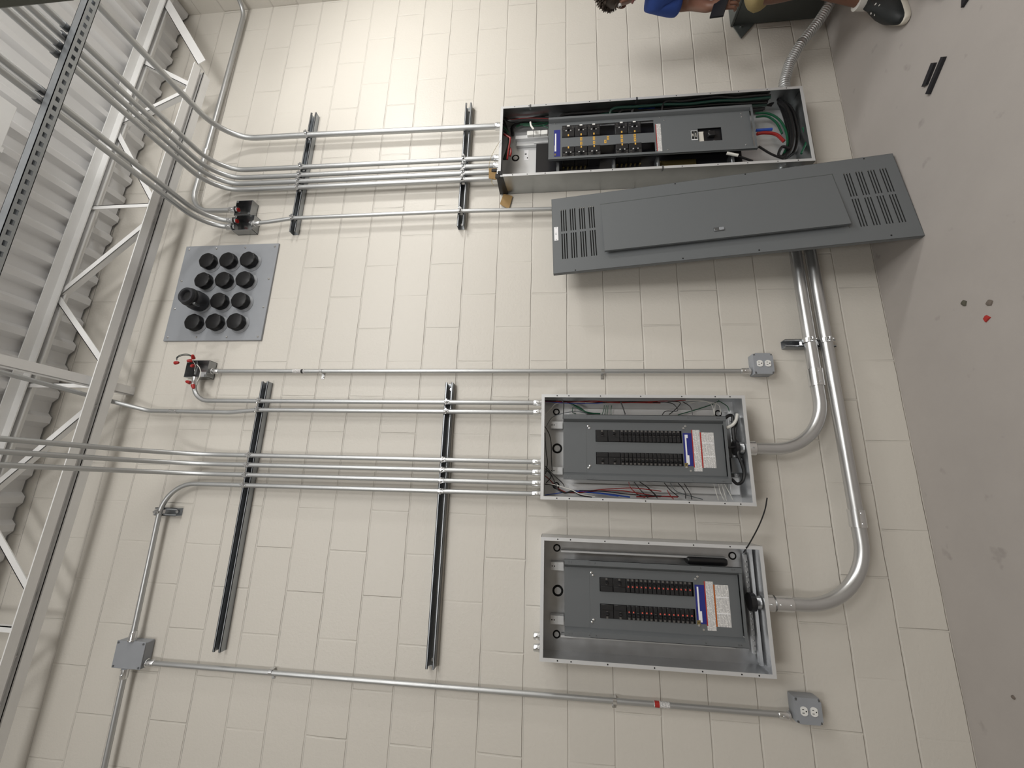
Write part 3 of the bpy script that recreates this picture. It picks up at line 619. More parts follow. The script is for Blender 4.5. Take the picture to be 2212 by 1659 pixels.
    ('big','black',0.009,[(1.257,-0.04,1.223),(1.242,-0.04,1.123),(1.246,-0.04,1.023),(1.242,-0.04,1.017)]),
    ('big','black',0.01,[(1.238,-0.05,1.13),(1.25,-0.05,0.98),(1.239,-0.05,0.785),(1.216,-0.05,0.594),(1.181,-0.05,0.409)]),
    ('big','black',0.009,[(1.223,-0.04,1.129),(1.236,-0.04,0.978),(1.234,-0.04,0.782),(1.216,-0.04,0.566),(1.174,-0.04,0.414)]),
    ('left','black',0.0028,[(-1.328,-0.14,0.868),(-1.284,-0.152,0.841),(-1.21,-0.165,0.801),(-1.145,-0.178,0.776),(-1.092,-0.19,0.766)]),
    ('nuts','dgreen',0.0022,[(-0.4,-0.1,3.771),(-0.388,-0.1,3.802),(-0.39,-0.1,3.84),(-0.404,-0.1,3.866),(-0.42,-0.1,3.867)]),
    ('nuts','black',0.0022,[(-0.408,-0.11,3.758),(-0.399,-0.11,3.786),(-0.399,-0.11,3.824),(-0.412,-0.11,3.852),(-0.428,-0.11,3.853)]),
    ('nuts','black',0.0022,[(-0.419,-0.06,3.779),(-0.447,-0.06,3.775),(-0.474,-0.06,3.773),(-0.499,-0.06,3.772)]),
    ('nuts','black',0.0022,[(-0.422,-0.068,3.768),(-0.449,-0.068,3.762),(-0.476,-0.068,3.762),(-0.501,-0.068,3.761)]),
    ('nuts','black',0.0022,[(-0.424,-0.076,3.758),(-0.452,-0.076,3.75),(-0.479,-0.076,3.75),(-0.504,-0.076,3.75)]),
    ('nuts','black',0.0022,[(-0.427,-0.084,3.747),(-0.454,-0.084,3.737),(-0.481,-0.084,3.738),(-0.506,-0.084,3.739)]),
    ('nuts','white',0.0022,[(-0.447,-0.09,3.741),(-0.465,-0.09,3.72),(-0.496,-0.09,3.704),(-0.523,-0.09,3.706),(-0.55,-0.09,3.716)]),
    ('nuts','white',0.0018,[(-0.425,-0.08,3.779),(-0.448,-0.08,3.759),(-0.484,-0.08,3.755)]),
]
# ------------------------------------------------------------------ junction boxes, outlets
def open_box(x0, x1, z0, z1, dp, label, name='junction_box', m='galv3'):
    t = empty(name, ((x0+x1)/2, 0, z0), label, 'junction box'); k = MB(); tk = .002
    k.box((x0, -.004, z0), (x1, .001, z1))
    k.box((x0, -dp, z0), (x0+tk, -.001, z1)); k.box((x1-tk, -dp, z0), (x1, -.001, z1)); k.box((x0, -dp, z0), (x1, -.001, z0+tk)); k.box((x0, -dp, z1-tk), (x1, -.001, z1))
    for sx, sz in ((0, 0), (1, 1)):      # the two screw ears at opposite corners
        xa = x0+tk if sx == 0 else x1-tk-.014; za = z0+tk if sz == 0 else z1-tk-.014
        k.box((xa, -dp, za), (xa+.014, -dp+.002, za+.014))
    k.build('box_body', m, t)
    return t
j1 = open_box(.565, .672, 3.638, 3.750, .056, 'open square steel box, right one of the twin pair under the conduits')
j2 = open_box(.454, .561, 3.602, 3.740, .056, 'open square steel box, left one of the twin pair under the conduits')
for t, x, z, rd in ((j1, .612, 3.735, 1), (j2, .528, 3.727, 1), (j2, .482, 3.727, 0)):
    MB().lathe([(.012, 0), (.019, 0), (.019, .008), (.012, .008)], (x, -.045, z), (0, 0, 1), 14).build('locknut', 'zinc', t)
    if rd: MB().lathe([(0, 0), (.0125, 0), (.0125, .007), (0, .007)], (x, -.045, z-.004), (0, 0, 1), 14).build('bushing', 'nut', t, label='red insulating bushing')
MB().lathe([(.010, 0), (.017, 0), (.017, .007), (.010, .007)], (.499, -.045, 3.606), (0, 0, 1), 14).build('locknut', 'zinc', j2)
MB().cyl((.535, -.012, 3.66), (.535, -.020, 3.66), .008, n=8).build('ground_screw', 'zinc', j2)
j3 = open_box(-.513, -.412, 3.695, 3.838, .058, 'open square steel box with loose wires and red wire nuts')
k = MB(); k.hexa([(-.470, -.0602, 3.749), (-.470, -.0602, 3.783), (-.505, -.0602, 3.779), (-.505, -.0602, 3.751), (-.470, -.0608, 3.749), (-.470, -.0608, 3.783), (-.505, -.0608, 3.779), (-.505, -.0608, 3.751)])
MB().box((-.507, -.012, 3.745), (-.468, -.0045, 3.785)).build('sticker', 'paper', j3, label='white sticker inside')
k.bm.free()
# covered box at the left
j4 = empty('junction_box', (-1.942, 0, 3.713), 'grey covered square box where the leftmost conduits meet', 'junction box')
k = MB(); k.box((-2.003, -.052, 3.713), (-1.883, 0, 3.870), .004); k.build('box_body', 'vent', j4)
k = MB(); k.box((-2.004, -.0555, 3.712), (-1.882, -.0515, 3.871), .0015); k.build('cover_plate', 'vent', j4)
for x, z in ((-1.995, 3.722), (-1.891, 3.722), (-1.891, 3.861), (-1.995, 3.861)): MB().cyl((x, -.0555, z), (x, -.058, z), .005, n=8).build('screw', 'dsteel', j4)
# duplex outlets in square surface boxes
def outlet(x, z, w, h, dp, label, mt):
    t = empty('outlet_box', (x, 0, z-h/2), label, 'outlet'); k = MB()
    k.box((x-w/2, -dp, z-h/2), (x+w/2, 0, z+h/2), .006, 2); k.build('box_body', mt, t)
    c = .012; a, b = w/2, h/2
    poly = [(x-a+c, -dp-.004, z-b), (x+a-c, -dp-.004, z-b), (x+a-c, -dp-.004, z-b+c*.8), (x+a, -dp-.004, z-b+c), (x+a, -dp-.004, z+b-c), (x+a-c, -dp-.004, z+b-c*.8), (x+a-c, -dp-.004, z+b), (x-a+c, -dp-.004, z+b), (x-a+c, -dp-.004, z+b-c*.8), (x-a, -dp-.004, z+b-c), (x-a, -dp-.004, z-b+c), (x-a+c, -dp-.004, z-b+c*.8)]
    k = MB(); k.prism(poly, (0, .006, 0)); k.build('cover_plate', mt, t)
    for sx in (-1, 1):
        for sz in (-1, 1): MB().cyl((x+sx*(a-.007), -dp+.0005, z+sz*(b-.007)), (x+sx*(a-.007), -dp-.003, z+sz*(b-.007)), .0042, n=8).build('screw', 'dsteel', t)
    MB().cyl((x, -dp-.004, z), (x, -dp-.0055, z), .003, n=8).build('screw', 'zinc', t)
    for sz in (-1, 1):
        zc = z+sz*.0195; k = MB(); pr = []
        for i in range(20):
            an = 2*PI*i/20; pr.append((x+.0172*math.cos(an), -dp-.0072, zc+max(-.0135, min(.0135, .0172*math.sin(an)))))
        k.prism(pr, (0, .004, 0)); rc = k.build('receptacle', 'white', t)
        for dx, l in ((-.0064, .0085), (.0064, .0068)):
            MB().box((x+dx-.0012, -dp-.0076, zc+.004-l/2), (x+dx+.0012, -dp-.0065, zc+.004+l/2)).build('slot', 'hole', rc)
        MB().cyl((x, -dp-.0065, zc-.0075), (x, -dp-.0076, zc-.0075), .0027, n=10).build('ground_hole', 'hole', rc)
    return t
outlet(-.4395, .650, .109, .094, .058, 'surface double outlet on the wall below the middle panelboard', 'vent')
outlet(-1.943, .641, .096, .103, .058, 'surface double outlet at the bottom of the leftmost conduit drop', 'vent')

# ------------------------------------------------------------------ wiring
def wire(rec, parent, name='wire'):
    _, col, r, pts = rec
    return MB().tube(smooth_path(pts, 5), r, 8).build(name, 'w'+('dgreen' if col == 'dgreen' else col), parent, smooth=True)
for rec in WIRES:
    if rec[0] == 'nuts': wire(rec, j3)
for p, a in (((-.441, -.1, 3.870), (.1, -.1, -1)), ((-.414, -.1, 3.760), (.4, -.5, -.2)), ((-.424, -.09, 3.775), (-.2, -.5, .6)), ((-.452, -.085, 3.768), (-.3, -.6, -.3)), ((-.559, -.105, 3.742), (.2, -.1, .7)), ((-.572, -.105, 3.722), (-.8, -.1, -.5))):
    MB().lathe([(0, 0), (.0105, 0), (.0100, .008), (.0078, .021), (.0058, .025), (0, .0255)], p, a, 10).build('wire_nut', 'nut', j3)

# ------------------------------------------------------------------ panelboard shells
def enclosure(t, x0, x1, z0, z1, dp, rim=.015, body='galv', rimm='galvrim', holes=(), back='galvrim'):
    k = MB(); tk = .0016; yb = 0.
    k.mi = 1; k.box((x0, yb-tk, z0), (x1, yb, z1)); k.mi = 0
    k.box((x0, -dp, z0), (x0+tk, yb, z1)); k.box((x1-tk, -dp, z0), (x1, yb, z1)); k.box((x0, -dp, z0), (x1, yb, z0+tk)); k.box((x0, -dp, z1-tk), (x1, yb, z1))
    k.build('enclosure', [body, back], t)
    k = MB(); f = -dp-.0012
    k.box((x0, f, z0), (x0+rim, -dp+.001, z1)); k.box((x1-rim, f, z0), (x1, -dp+.001, z1)); k.box((x0+rim, f, z0), (x1-rim, -dp+.001, z0+rim)); k.box((x0+rim, f, z1-rim), (x1-rim, -dp+.001, z1))
    k.mi = 1
    for hx, hz in holes: k.cyl((hx, f+.0002, hz), (hx, f-.0003, hz), .0032, n=8)
    k.build('rim', [rimm, 'hole'], t)
def knockout(t, x, z, r=.020, y=-.0016):
    k = MB(); k.lathe([(r*.68, 0), (r, 0), (r, .001), (r*.68, .001)], (x, y, z), (0, -1, 0), 20); k.mi = 1; k.lathe([(0, 0), (r*.66, 0), (r*.6, .0022), (r*.2, .003), (0, .003)], (x, y, z), (0, -1, 0), 20)
    return k.build('knockout', ['hole', 'galvrim'], t)

# breakers, built once and copied
def proto_breaker(nm, w, h, dp, mt, window=False, tg=.006):
    b = MB(); b.box((-w/2+.0004, -dp, -h/2), (w/2-.0004, 0, h/2), .0012); b.box((-w/2+.0015, -dp-.0012, .0), (w/2-.0015, -dp, h*.36)); ob = None
    return b
def rot_breaker(b, flip):
    pass
def small_panel(cx, z0, z1, label, lit):
    x0, x1, dp = cx-.2535, cx+.2535, .146
    t = empty('panelboard', (cx, 0, z0), label, 'panelboard')
    H = z1-z0; hz = [z0+H*q for q in (.07, .14, .30, .50, .70, .86, .92)]
    enclosure(t, x0, x1, z0, z1, dp, back='galv' if lit else 'galvrim', holes=[(x, z) for z in hz for x in (x0+.0075, x1-.0075)])  # middle panel's back made paler, bright reflection put into its colour
    ko = [(x0+.067, z1-.073, .018), (cx, z1-.078, .026), (x1-.062, z1-.073, .018), (x1-.062, z0+.075, .018)]
    for q in ko: knockout(t, *q)
    # mounting brackets behind the dead front
    for sx in (-1, 1):
        k = MB(); k.box((cx+sx*.115-.018, -.045, z1-.105), (cx+sx*.115+.018, -.006, z1-.045)); k.box((cx+sx*.115-.018, -.0465, z1-.075), (cx+sx*.115+.018, -.045, z1-.045))
        k.mi = 1
        for zz in (-.062, -.051): k.cyl((cx+sx*.115, -.0464, z1+zz), (cx+sx*.115, -.0470, z1+zz), .003, n=8)
        k.build('bracket', ['galvrim', 'hole'], t)
    k = MB(); k.box((cx-.125, -.075, z0+.11), (cx+.125, -.006, z1-.125)); k.build('interior_frame', 'dsteel', t)
    # neutral / ground bars
    k = MB(); k.box((x0+.05, -.03, z0+.022), (x1-.05, -.014, z0+.036)); k.mi = 1
    for i in range(18): k.cyl((x0+.06+i*.0215, -.03, z0+.029), (x0+.06+i*.0215, -.0335, z0+.029), .004, n=6)
    k.build('ground_bar', ['galvrim', 'zinc'], t)
    # grey dead front: a shallow tray with a folded rim, in three plates
    xa, xb, za, zb_ = cx-.158, cx+.158, z0+.085, z1-.108
    yf, yr = -.098, -.118; fl = .022; sl = .012
    df = MB(); bw, bh = .0295, .2045     # breaker openings
    cz = z0+.4925; cols = (cx+.0565, cx-.0525)
    xs = [xa+fl+sl, cols[1]-bw, cols[1]+bw, cols[0]-bw, cols[0]+bw, xb-fl-sl]
    zlo, zhi = cz-bh, cz+bh; ze = zb_-.076; zw = z0+.262
    tk = .0016
    for i in range(5):
        if i in (1, 3):
            df.box((xs[i], yf, za+sl), (xs[i+1], yf+tk, zlo)); df.box((xs[i], yf, zhi), (xs[i+1], yf+tk, zb_-sl))
        else: df.box((xs[i], yf, za+sl), (xs[i+1], yf+tk, zb_-sl))
    # sloping sides and rims
    def slope(xo, xi, zA, zB):
        df.hexa([(xo, yr, zA), (xi, yf, zA), (xi, yf+tk, zA), (xo, yr+tk, zA), (xo, yr, zB), (xi, yf, zB), (xi, yf+tk, zB), (xo, yr+tk, zB)])
    slope(xa+fl, xa+fl+sl, za, zb_); slope(xb-fl, xb-fl-sl, za, zb_)
    df.box((xa, yr, za), (xa+fl, yr+tk, zb_)); df.box((xb-fl, yr, za), (xb, yr+tk, zb_))
    df.box((xa, yr, za), (xa+tk, yr+.014, zb_)); df.box((xb-tk, yr, za), (xb, yr+.014, zb_))
    df.box((xa+fl, yr+.004, za), (xb-fl, yr+.004+tk, za+sl)); df.box((xa+fl+sl, yf, za), (xb-fl-sl, -.06, za+tk))
    df.box((xa+fl+sl, yf-.0007, zhi+.045), (xb-fl-sl, yf, zb_), .0005); df.box((xa, yr-.0007, zhi+.045), (xa+fl, yr, zb_)); df.box((xb-fl, yr-.0007, zhi+.045), (xb, yr, zb_))
    df.box((xa+fl+sl, yf-.0007, za+sl), (xb-fl-sl, yf, zw), .0005)
    dfo = df.build('dead_front', 'grey', t)
    for sx, x, z in ((1, cols[0]+.047, zhi+.036), (1, cols[0]+.037, zhi+.029), (-1, cols[1]-.047, zhi+.036), (-1, cols[1]-.037, zhi+.029), (1, cols[0]+.053, zlo-.020), (1, cols[0]+.043, zlo-.010), (-1, cols[1]-.034, zlo-.012), (-1, cols[1]-.050, zlo-.030)):
        MB().lathe([(0, 0), (.0055, 0), (.0048, .0022), (.002, .0032), (0, .0032)], (x, yf-.0005, z), (0, -1, 0), 10).build('screw', 'zinc', dfo)
    for sx in (-1, 1):
        for z in (za+.03, za+.04, zb_-.02, zb_-.032, zhi+.05, zhi+.02, zlo-.03): MB().cyl(((xa+.010) if sx < 0 else (xb-.010), yr+.0002, z), ((xa+.010) if sx < 0 else (xb-.010), yr-.0012, z), .0026, n=8).build('rivet', 'dsteel', dfo)
    # labels
    lx = cx
    def lab(nm, xA, xB, zA, zB, m_, y=yf, th=.0009): return MB().box((xA, y-th, zA), (xB, y+.0002, zB)).build(nm, m_, dfo)
    lab('blue_label', cx-.080, cx+.076, z0+.243, z0+.283, 'blue', yf-.0008)
    lab('label_bar', cx-.066, cx+.068, z0+.268, z0+.275, 'paper', yf-.0018, .0004); lab('label_bar', cx-.074, cx-.030, z0+.260, z0+.268, 'paper', yf-.0018, .0004)
    if not lit: lab('label_bar', cx+.052, cx+.068, z0+.261, z0+.268, 'paper', yf-.0018, .0004)
    lab('seal', cx-.084, cx-.066, z0+.269, z0+.283, 'brass', yf-.0020, .0005); lab('seal_mark', cx-.077, cx-.073, z0+.274, z0+.278, 'hole', yf-.0026, .0003)
    lab('warning_label', cx-.104, cx+.092, z0+.204, z0+.241, 'print', yf-.0008); lab('red_strip', cx-.086, cx+.092, z0+.238, z0+.2425, 'red', yf-.0018, .0004)
    lab('instruction_label', cx-.087, cx+.080, z0+.141, z0+.201, 'print', yf-.0008); lab('orange_strip', cx-.087, cx+.080, z0+.1985, z0+.2045, 'orange' if lit else 'red', yf-.0018, .0004)
    for zz in (-.034, .030): lab('fold_line', cx+zz-.002, cx+zz+.002, z0+.143, z0+.197, 'paper', yf-.0018, .0003)
    # breakers: each column has two wide ones at the top and fifteen narrow ones
    pw = .01905
    def breaker(x, zt_, poles, side, on=True):
        h = poles*pw; zc = zt_-h/2; f = yf-.004
        b = MB(); b.box((x-bw+.001, f, zc-h/2+.0005), (x+bw-.001, -.055, zc+h/2-.0005), .0012)
        b.box((x-side*bw*.20, f-.0035, zc-h*.5+.002), (x-side*bw*.92, f, zc+h*.5-.002), .001)
        bo = b.build('breaker', 'dark', t)
        tz_ = .0052; k = MB(); k.hexa([(x+side*.004, f, zc-tz_), (x+side*.018, f, zc-tz_), (x+side*.018, f, zc+tz_), (x+side*.004, f, zc+tz_), (x+side*.0055, f-.0105, zc-tz_*.8), (x+side*.012, f-.0125, zc-tz_*.8), (x+side*.012, f-.0125, zc+tz_*.8), (x+side*.0055, f-.0105, zc+tz_*.8)])
        k.build('toggle', 'black', bo)
        MB().box((x+side*.0195, f-.001, zc-.0042), (x+side*.0285, f, zc+.0042)).build('rating_face', 'toggle', bo)
        MB().box((x+side*.0012-.0012, f-.0006, zc-.0035), (x+side*.0012+.0012, f, zc+.0035)).build('mark', 'toggle', bo)
        if lit and on: MB().box((x-side*.0055, f-.0042, zc-.0027), (x-side*.0002, f, zc+.0027)).build('trip_window', 'light', bo)
        return zt_-h
    for ci, (x, side) in enumerate(((cols[0], 1), (cols[1], -1))):
        z = zhi-.002
        for p in (3, 3): z = breaker(x, z, p, side, False)
        for i in range(15): z = breaker(x, z, 1, side, not (ci == 1 and i in (2, 6)))
    return t
pm = small_panel(-.8775, .794, 1.757, 'open panelboard full of loose wires, middle one of the three', False)
pl = small_panel(-1.5510, .789, 1.752, 'open panelboard with rows of red trip windows and no wiring, leftmost of the three', True)
for rec in WIRES:
    if rec[0] == 'mid': wire(rec, pm)
    if rec[0] == 'left': wire(rec, pl, 'loose_wire')
for x in (-1.732, -1.780): fitting((x, -.060, 1.753), (0, 0, 1), .0122, pl, 'empty_connector', .030)
# lug block and clear shield at the foot of the middle panel
MB().box((-.985, -.07, .800), (-.91, -.008, .858), .004).build('lug_block', 'dsteel', pm)
MB().box((-1.085, -.035, .812), (-1.00, -.010, .858), .003).build('lug_cover', 'galvrim', pm)
# folded knockout strip at the foot of the left panel
k = MB(); k.box((-1.790, -.060, .799), (-1.320, -.052, .812)); k.box((-1.790, -.052, .799), (-1.320, -.012, .802))
k.build('gutter_strip', 'galv', pl)
MB().box((-1.400, -.062, .905), (-1.366, -.006, 1.085), .012, 2).build('cable_guard', 'black', pl)
for sx in (-1, 1): MB().box((-1.551+sx*.178, -.040, .90), (-1.551+sx*.186, -.006, 1.66)).build('side_rail', 'galvrim', pl)
for sx in (-1, 1): MB().box((-.8775+sx*.176, -.024, .90), (-.8775+sx*.205, -.006, 1.62)).build('side_rail', 'galvrim', pm)

# ------------------------------------------------------------------ the tall open panelboard
bx0, bx1, bz0, bz1, bd = .672, 1.178, .303, 2.029, .150
pb_ = empty('panelboard', (.925, 0, bz0), 'tall open panelboard with blue label and yellow number tags, farthest right', 'panelboard')
H = bz1-bz0
enclosure(pb_, bx0, bx1, bz0, bz1, bd, rim=.016, body='galv2', rimm='galvrim', holes=[(x, bz0+H*q) for q in (.05, .11, .20, .29, .40, .62, .69, .84, .9, .95) for x in (bx0+.008, bx1-.008)])
for x, q in ((bx0, .46), (bx1, .895), (bx1, .53)): MB().box((x-.001 if x == bx0 else x-.018, -bd-.0022, bz0+H*q-.005), (x+.018 if x == bx0 else x+.001, -bd+.02, bz0+H*q+.005)).build('rim_notch', 'dsteel', pb_)
knockout(pb_, .934, 1.946, .024)
MB().box((.912, -.0026, 1.865), (.990, -.0016, 1.892)).build('stamp', 'paper', pb_, label='white stamped patch with small black marks')
for q in ((.925, .934, 1.868, 1.874), (.955, .962, 1.876, 1.888)): MB().box((q[0], -.0032, q[2]), (q[1], -.0024, q[3])).build('stamp_mark', 'hole', pb_)
# bus chassis: black base with stand-offs, lugs and a terminal block
k = MB(); k.box((.690, -.045, .62), (.994, -.004, 1.815), .004); k.box((.994, -.045, .62), (1.10, -.004, 1.735), .004); ch = k.build('bus_chassis', 'black', pb_)
for z in (1.680, 1.356, 1.108, .70): MB().box((.700, -.105, z-.009), (.80, -.044, z+.009), .003).build('stand_off', 'dsteel', ch)
for z0_, n in ((1.517, 6), (1.200, 6)):
    for i in range(n): MB().cyl((.795, -.045, z0_+.026*i), (.795, -.058, z0_+.026*i), .006, n=8).build('lug', 'brass', ch)
k = MB(); k.box((.758, -.068, .885), (.80, -.044, 1.088), .003)
for i in range(12): k.box((.748, -.056, .890+i*.0165), (.760, -.044, .899+i*.0165))
k.build('terminal_block', 'brass', ch, label='dull brass terminal block')
# neutral rail with white terminals over the dead front
k = MB(); k.box((1.036, -.045, 1.742), (1.060, -.004, 1.945)); k.box((1.006, -.022, 1.742), (1.036, -.004, 1.94)); k.box((1.012, -.030, 1.742), (1.018, -.004, 1.83)); k.build('neutral_rail', 'galvrim', pb_)
for i in range(3): MB().box((1.044, -.062, 1.744+i*.0435), (1.076, -.044, 1.785+i*.0435), .002).build('terminal', 'white', pb_)
# feeder cables bundled down the right-hand gutter
random.seed(11)
for i in range(9):
    r_ = (.0095, .008, .0065)[i % 3]; xx = 1.1745-r_-.012*(i % 2); yy = -.030-.0115*i; top = (1.95, 1.62, 1.5, 1.42, 1.66, 1.30, 1.22, 1.35, 1.05)[i]
    p = [(xx+random.uniform(-.005, 0), yy+random.uniform(-.007, .007), top-(top-.46)*q/6) for q in range(7)]
    MB().tube(smooth_path([(1.10, yy+.02, top+.02)]+p, 5), r_, 8).build('cable', ('wblack', 'wblack', 'wblack', 'wdgreen', 'wblack', 'wblack', 'wblack', 'wdgreen', 'wblack')[i], pb_, smooth=True)
for rec in WIRES:
    if rec[0] == 'big': wire(rec, pb_)
# dead front
dx0, dx1, dz0, dz1 = .789, 1.094, .575, 1.737; yf, yr = -.112, -.132; fl, sl, tk = .016, .010, .0016
c1, c2 = 1.0015, .8475; bw = .0445; zlo, zhi = 1.122, 1.657
df = MB(); xs = [dx0+fl+sl, c2-bw+.004, c2+bw-.003, c1-bw, c1+bw, dx1-fl-sl]
for i in range(5):
    if i in (1, 3): df.box((xs[i], yf, zhi), (xs[i+1], yf+tk, dz1-sl)); df.box((xs[i], yf, 1.06), (xs[i+1], yf+tk, zlo))
    else: df.box((xs[i], yf, 1.06), (xs[i+1], yf+tk, dz1-sl))
mx0, mx1, mz0, mz1 = .876, .966, .748, .878
df.box((xs[0], yf, dz0+sl), (xs[5], yf+tk, mz0)); df.box((xs[0], yf, mz1), (xs[5], yf+tk, 1.06)); df.box((xs[0], yf, mz0), (mx0, yf+tk, mz1)); df.box((mx1, yf, mz0), (xs[5], yf+tk, mz1))
def slope2(xo, xi):
    df.hexa([(xo, yr, dz0), (xi, yf, dz0), (xi, yf+tk, dz0), (xo, yr+tk, dz0), (xo, yr, dz1), (xi, yf, dz1), (xi, yf+tk, dz1), (xo, yr+tk, dz1)])
slope2(dx0+fl, dx0+fl+sl); slope2(dx1-fl, dx1-fl-sl)
df.box((dx0, yr, dz0), (dx0+fl, yr+tk, dz1)); df.box((dx1-fl, yr, dz0), (dx1, yr+tk, dz1)); df.box((dx0, yr, dz0), (dx0+tk, yr+.012, dz1)); df.box((dx1-tk, yr, dz0), (dx1, yr+.012, dz1))
df.box((dx0+fl, yr+.003, dz0), (dx1-fl, yr+.003+tk, dz0+sl)); df.box((dx0+fl, yf, dz1-sl), (dx1-fl, yf+tk, dz1)); df.box((dx0, yr, dz0), (dx1, yr+.014, dz0+tk))
dfo = df.build('dead_front', 'grey2', pb_)
def lab(nm, xA, xB, zA, zB, m_, y=yf, th=.0009, lb=None): return MB().box((xA, y-th, zA), (xB, y+.0002, zB)).build(nm, m_, dfo, label=lb)
lab('blue_label', .826, 1.017, 1.667, 1.704, 'blue'); lab('label_bar', .862, .990, 1.6905, 1.6985, 'paper', yf-.0012, .0004); lab('label_bar', .862, .905, 1.698, 1.7005, 'paper', yf-.0012, .0004); lab('seal', .832, .847, 1.692, 1.702, 'brass', yf-.0014, .0005)
lab('warning_label', .822, 1.016, 1.083, 1.110, 'print'); lab('red_strip', .826, 1.012, 1.1085, 1.1125, 'red', yf-.0012, .0004)
lab('switch_label', .888, .953, .882, .916, 'paper'); lab('switch_mark', .893, .949, .900, .914, 'hole', yf-.0012, .0004); lab('switch_mark', .893, .949, .884, .8985, 'hole', yf-.0012, .0004)
lab('switch_mark', .912, .930, .905, .910, 'ivory', yf-.0018, .0003); lab('switch_mark', .905, .935, .889, .893, 'ivory', yf-.0018, .0003)
for x, z in ((1.065, 1.70), (.82, 1.70), (1.062, 1.085), (.832, 1.05), (1.04, 1.06), (1.055, .63), (.835, .625), (1.03, .63), (.835, 1.115)): MB().lathe([(0, 0), (.0042, 0), (.003, .0022), (0, .0025)], (x, yf-.0003, z), (0, -1, 0), 8).build('screw', 'zinc', dfo)
def frame_breaker(xc, side, zt_, h=.0745):
    zc = zt_-h/2; f = yf-.003
    b = MB(); b.box((xc-.0425, f, zc-h/2+.001), (xc+.0425, -.046, zc+h/2-.001), .0015); b.box((xc-side*.002, f-.003, zc-h*.46), (xc-side*.040, f, zc+h*.46), .001)
    bo = b.build('breaker', 'dark', pb_)
    k = MB(); k.hexa([(xc+side*.0, f, zc-.007), (xc+side*.018, f, zc-.007), (xc+side*.018, f, zc+.007), (xc+side*.0, f, zc+.007), (xc+side*.002, f-.013, zc-.0055), (xc+side*.011, f-.015, zc-.0055), (xc+side*.011, f-.015, zc+.0055), (xc+side*.002, f-.013, zc+.0055)]); k.build('toggle', 'black', bo)
    for s_ in (-1, 1): MB().cyl((xc+side*.001, f-.001, zc+s_*.013), (xc+side*.001, f-.004, zc+s_*.013), .0042, n=8).build('face_screw', 'galvrim', bo)
    MB().box((xc+side*.034, f-.0012, zc-.008), (xc+side*.043, f, zc+.008)).build('rating_face', 'white', bo)
    for s_ in (-1, 1):
        for dx in (.012, .024, .031): MB().box((xc+side*dx-.0012, f-.0006, zc+s_*.026-.006), (xc+side*dx+.0012, f, zc+s_*.026+.006)).build('fine_print', 'toggle', bo)
    MB().box((xc-side*.040, f-.0036, zc-.004), (xc-side*.026, f-.003, zc+.004)).build('pole_mark', 'yellow', bo)
tops = (1.656, 1.581, 1.506, 1.345, 1.270)
for zt_ in tops:
    frame_breaker(c1, 1, zt_); frame_breaker(c2, -1, zt_)
for xA, xB, z in ((.930, .954, 1.5435), (.900, .922, 1.5435), (.930, .954, 1.4685), (.900, .922, 1.4685), (.925, .951, 1.387), (.901, .925, 1.403), (.930, .954, 1.3075), (.901, .924, 1.3075), (.930, .954, 1.2325), (.901, .927, 1.2325)):
    lab('number_tag', xA, xB, z-.0062, z+.0062, 'yellow')
    lab('tag_mark', (xA+xB)/2-.005, (xA+xB)/2+.005, z-.002, z+.002, 'brass', yf-.0011, .0003)
# main breaker
k = MB(); k.box((mx0-.02, -.10, mz0-.03), (mx1+.02, -.055, mz1+.05)); mbk = k.build('main_breaker', 'black', pb_)
k = MB(); k.box((.905, -.124, .785), (.937, -.10, .825), .004); k.build('handle', 'dark', mbk)
MB().box((mx0+.002, -.1045, mz1-.032), (mx1-.016, -.1, mz1-.006)).build('rating_plate', 'ivory', mbk)
for x, z in ((.882, .842), (.884, .790), (.953, .81), (.948, .845)): MB().box((x-.005, -.103, z-.004), (x+.005, -.1, z+.004)).build('fine_print', 'toggle', mbk)

# cardboard protector on its upper left corner
cb = empty('cardboard_corner', (.66, -.08, 2.03), 'torn brown cardboard taped over the corner of the tall panelboard', 'cardboard')
k = MB(); k.hexa([(.655, -.150, 2.036), (.735, -.150, 2.036), (.735, -.146, 2.036), (.655, -.146, 2.036), (.660, -.158, 2.080), (.728, -.158, 2.082), (.728, -.155, 2.082), (.660, -.155, 2.080)]); k.build('flap', 'card', cb)
k = MB(); k.hexa([(.520, -.020, 1.978), (.664, -.030, 1.965), (.668, -.027, 1.965), (.522, -.017, 1.978), (.575, -.110, 2.018), (.668, -.120, 2.030), (.670, -.117, 2.030), (.577, -.107, 2.018)]) if False else k.hexa([(.648, -.012, 1.955), (.650, -.009, 1.955), (.560, -.009, 1.975), (.556, -.012, 1.975), (.668, -.012, 2.012), (.668, -.009, 2.012), (.598, -.009, 2.032), (.594, -.012, 2.032)]); k.build('flap', 'card', cb)
k = MB(); k.hexa([(.664, -.153, 2.000), (.6695, -.153, 2.000), (.6695, -.01, 1.985), (.664, -.01, 1.985), (.664, -.153, 2.035), (.6695, -.153, 2.035), (.6695, -.01, 2.034), (.664, -.01, 2.034)]); k.build('folded_edge', 'tape', cb)
for c in ((.660, 2.030, .030, .012), (.705, 2.050, .020, .016), (.684, 2.016, .022, .013)):
    MB().box((c[0], -.158, c[1]-c[3]), (c[0]+c[2], -.1515, c[1]+c[3]), .001).build('tape', 'tape', cb)
MB().tube(smooth_path([(.735, -.15, 2.085), (.80, -.155, 2.075), (.86, -.16, 2.05), (.92, -.16, 2.02)]), .0011, 6).build('copper_strand', 'brass', cb)
MB().tube(smooth_path([(.660, -.16, 2.06), (.625, -.165, 2.06), (.60, -.165, 2.045)]), .0011, 6).build('copper_strand', 'brass', cb)

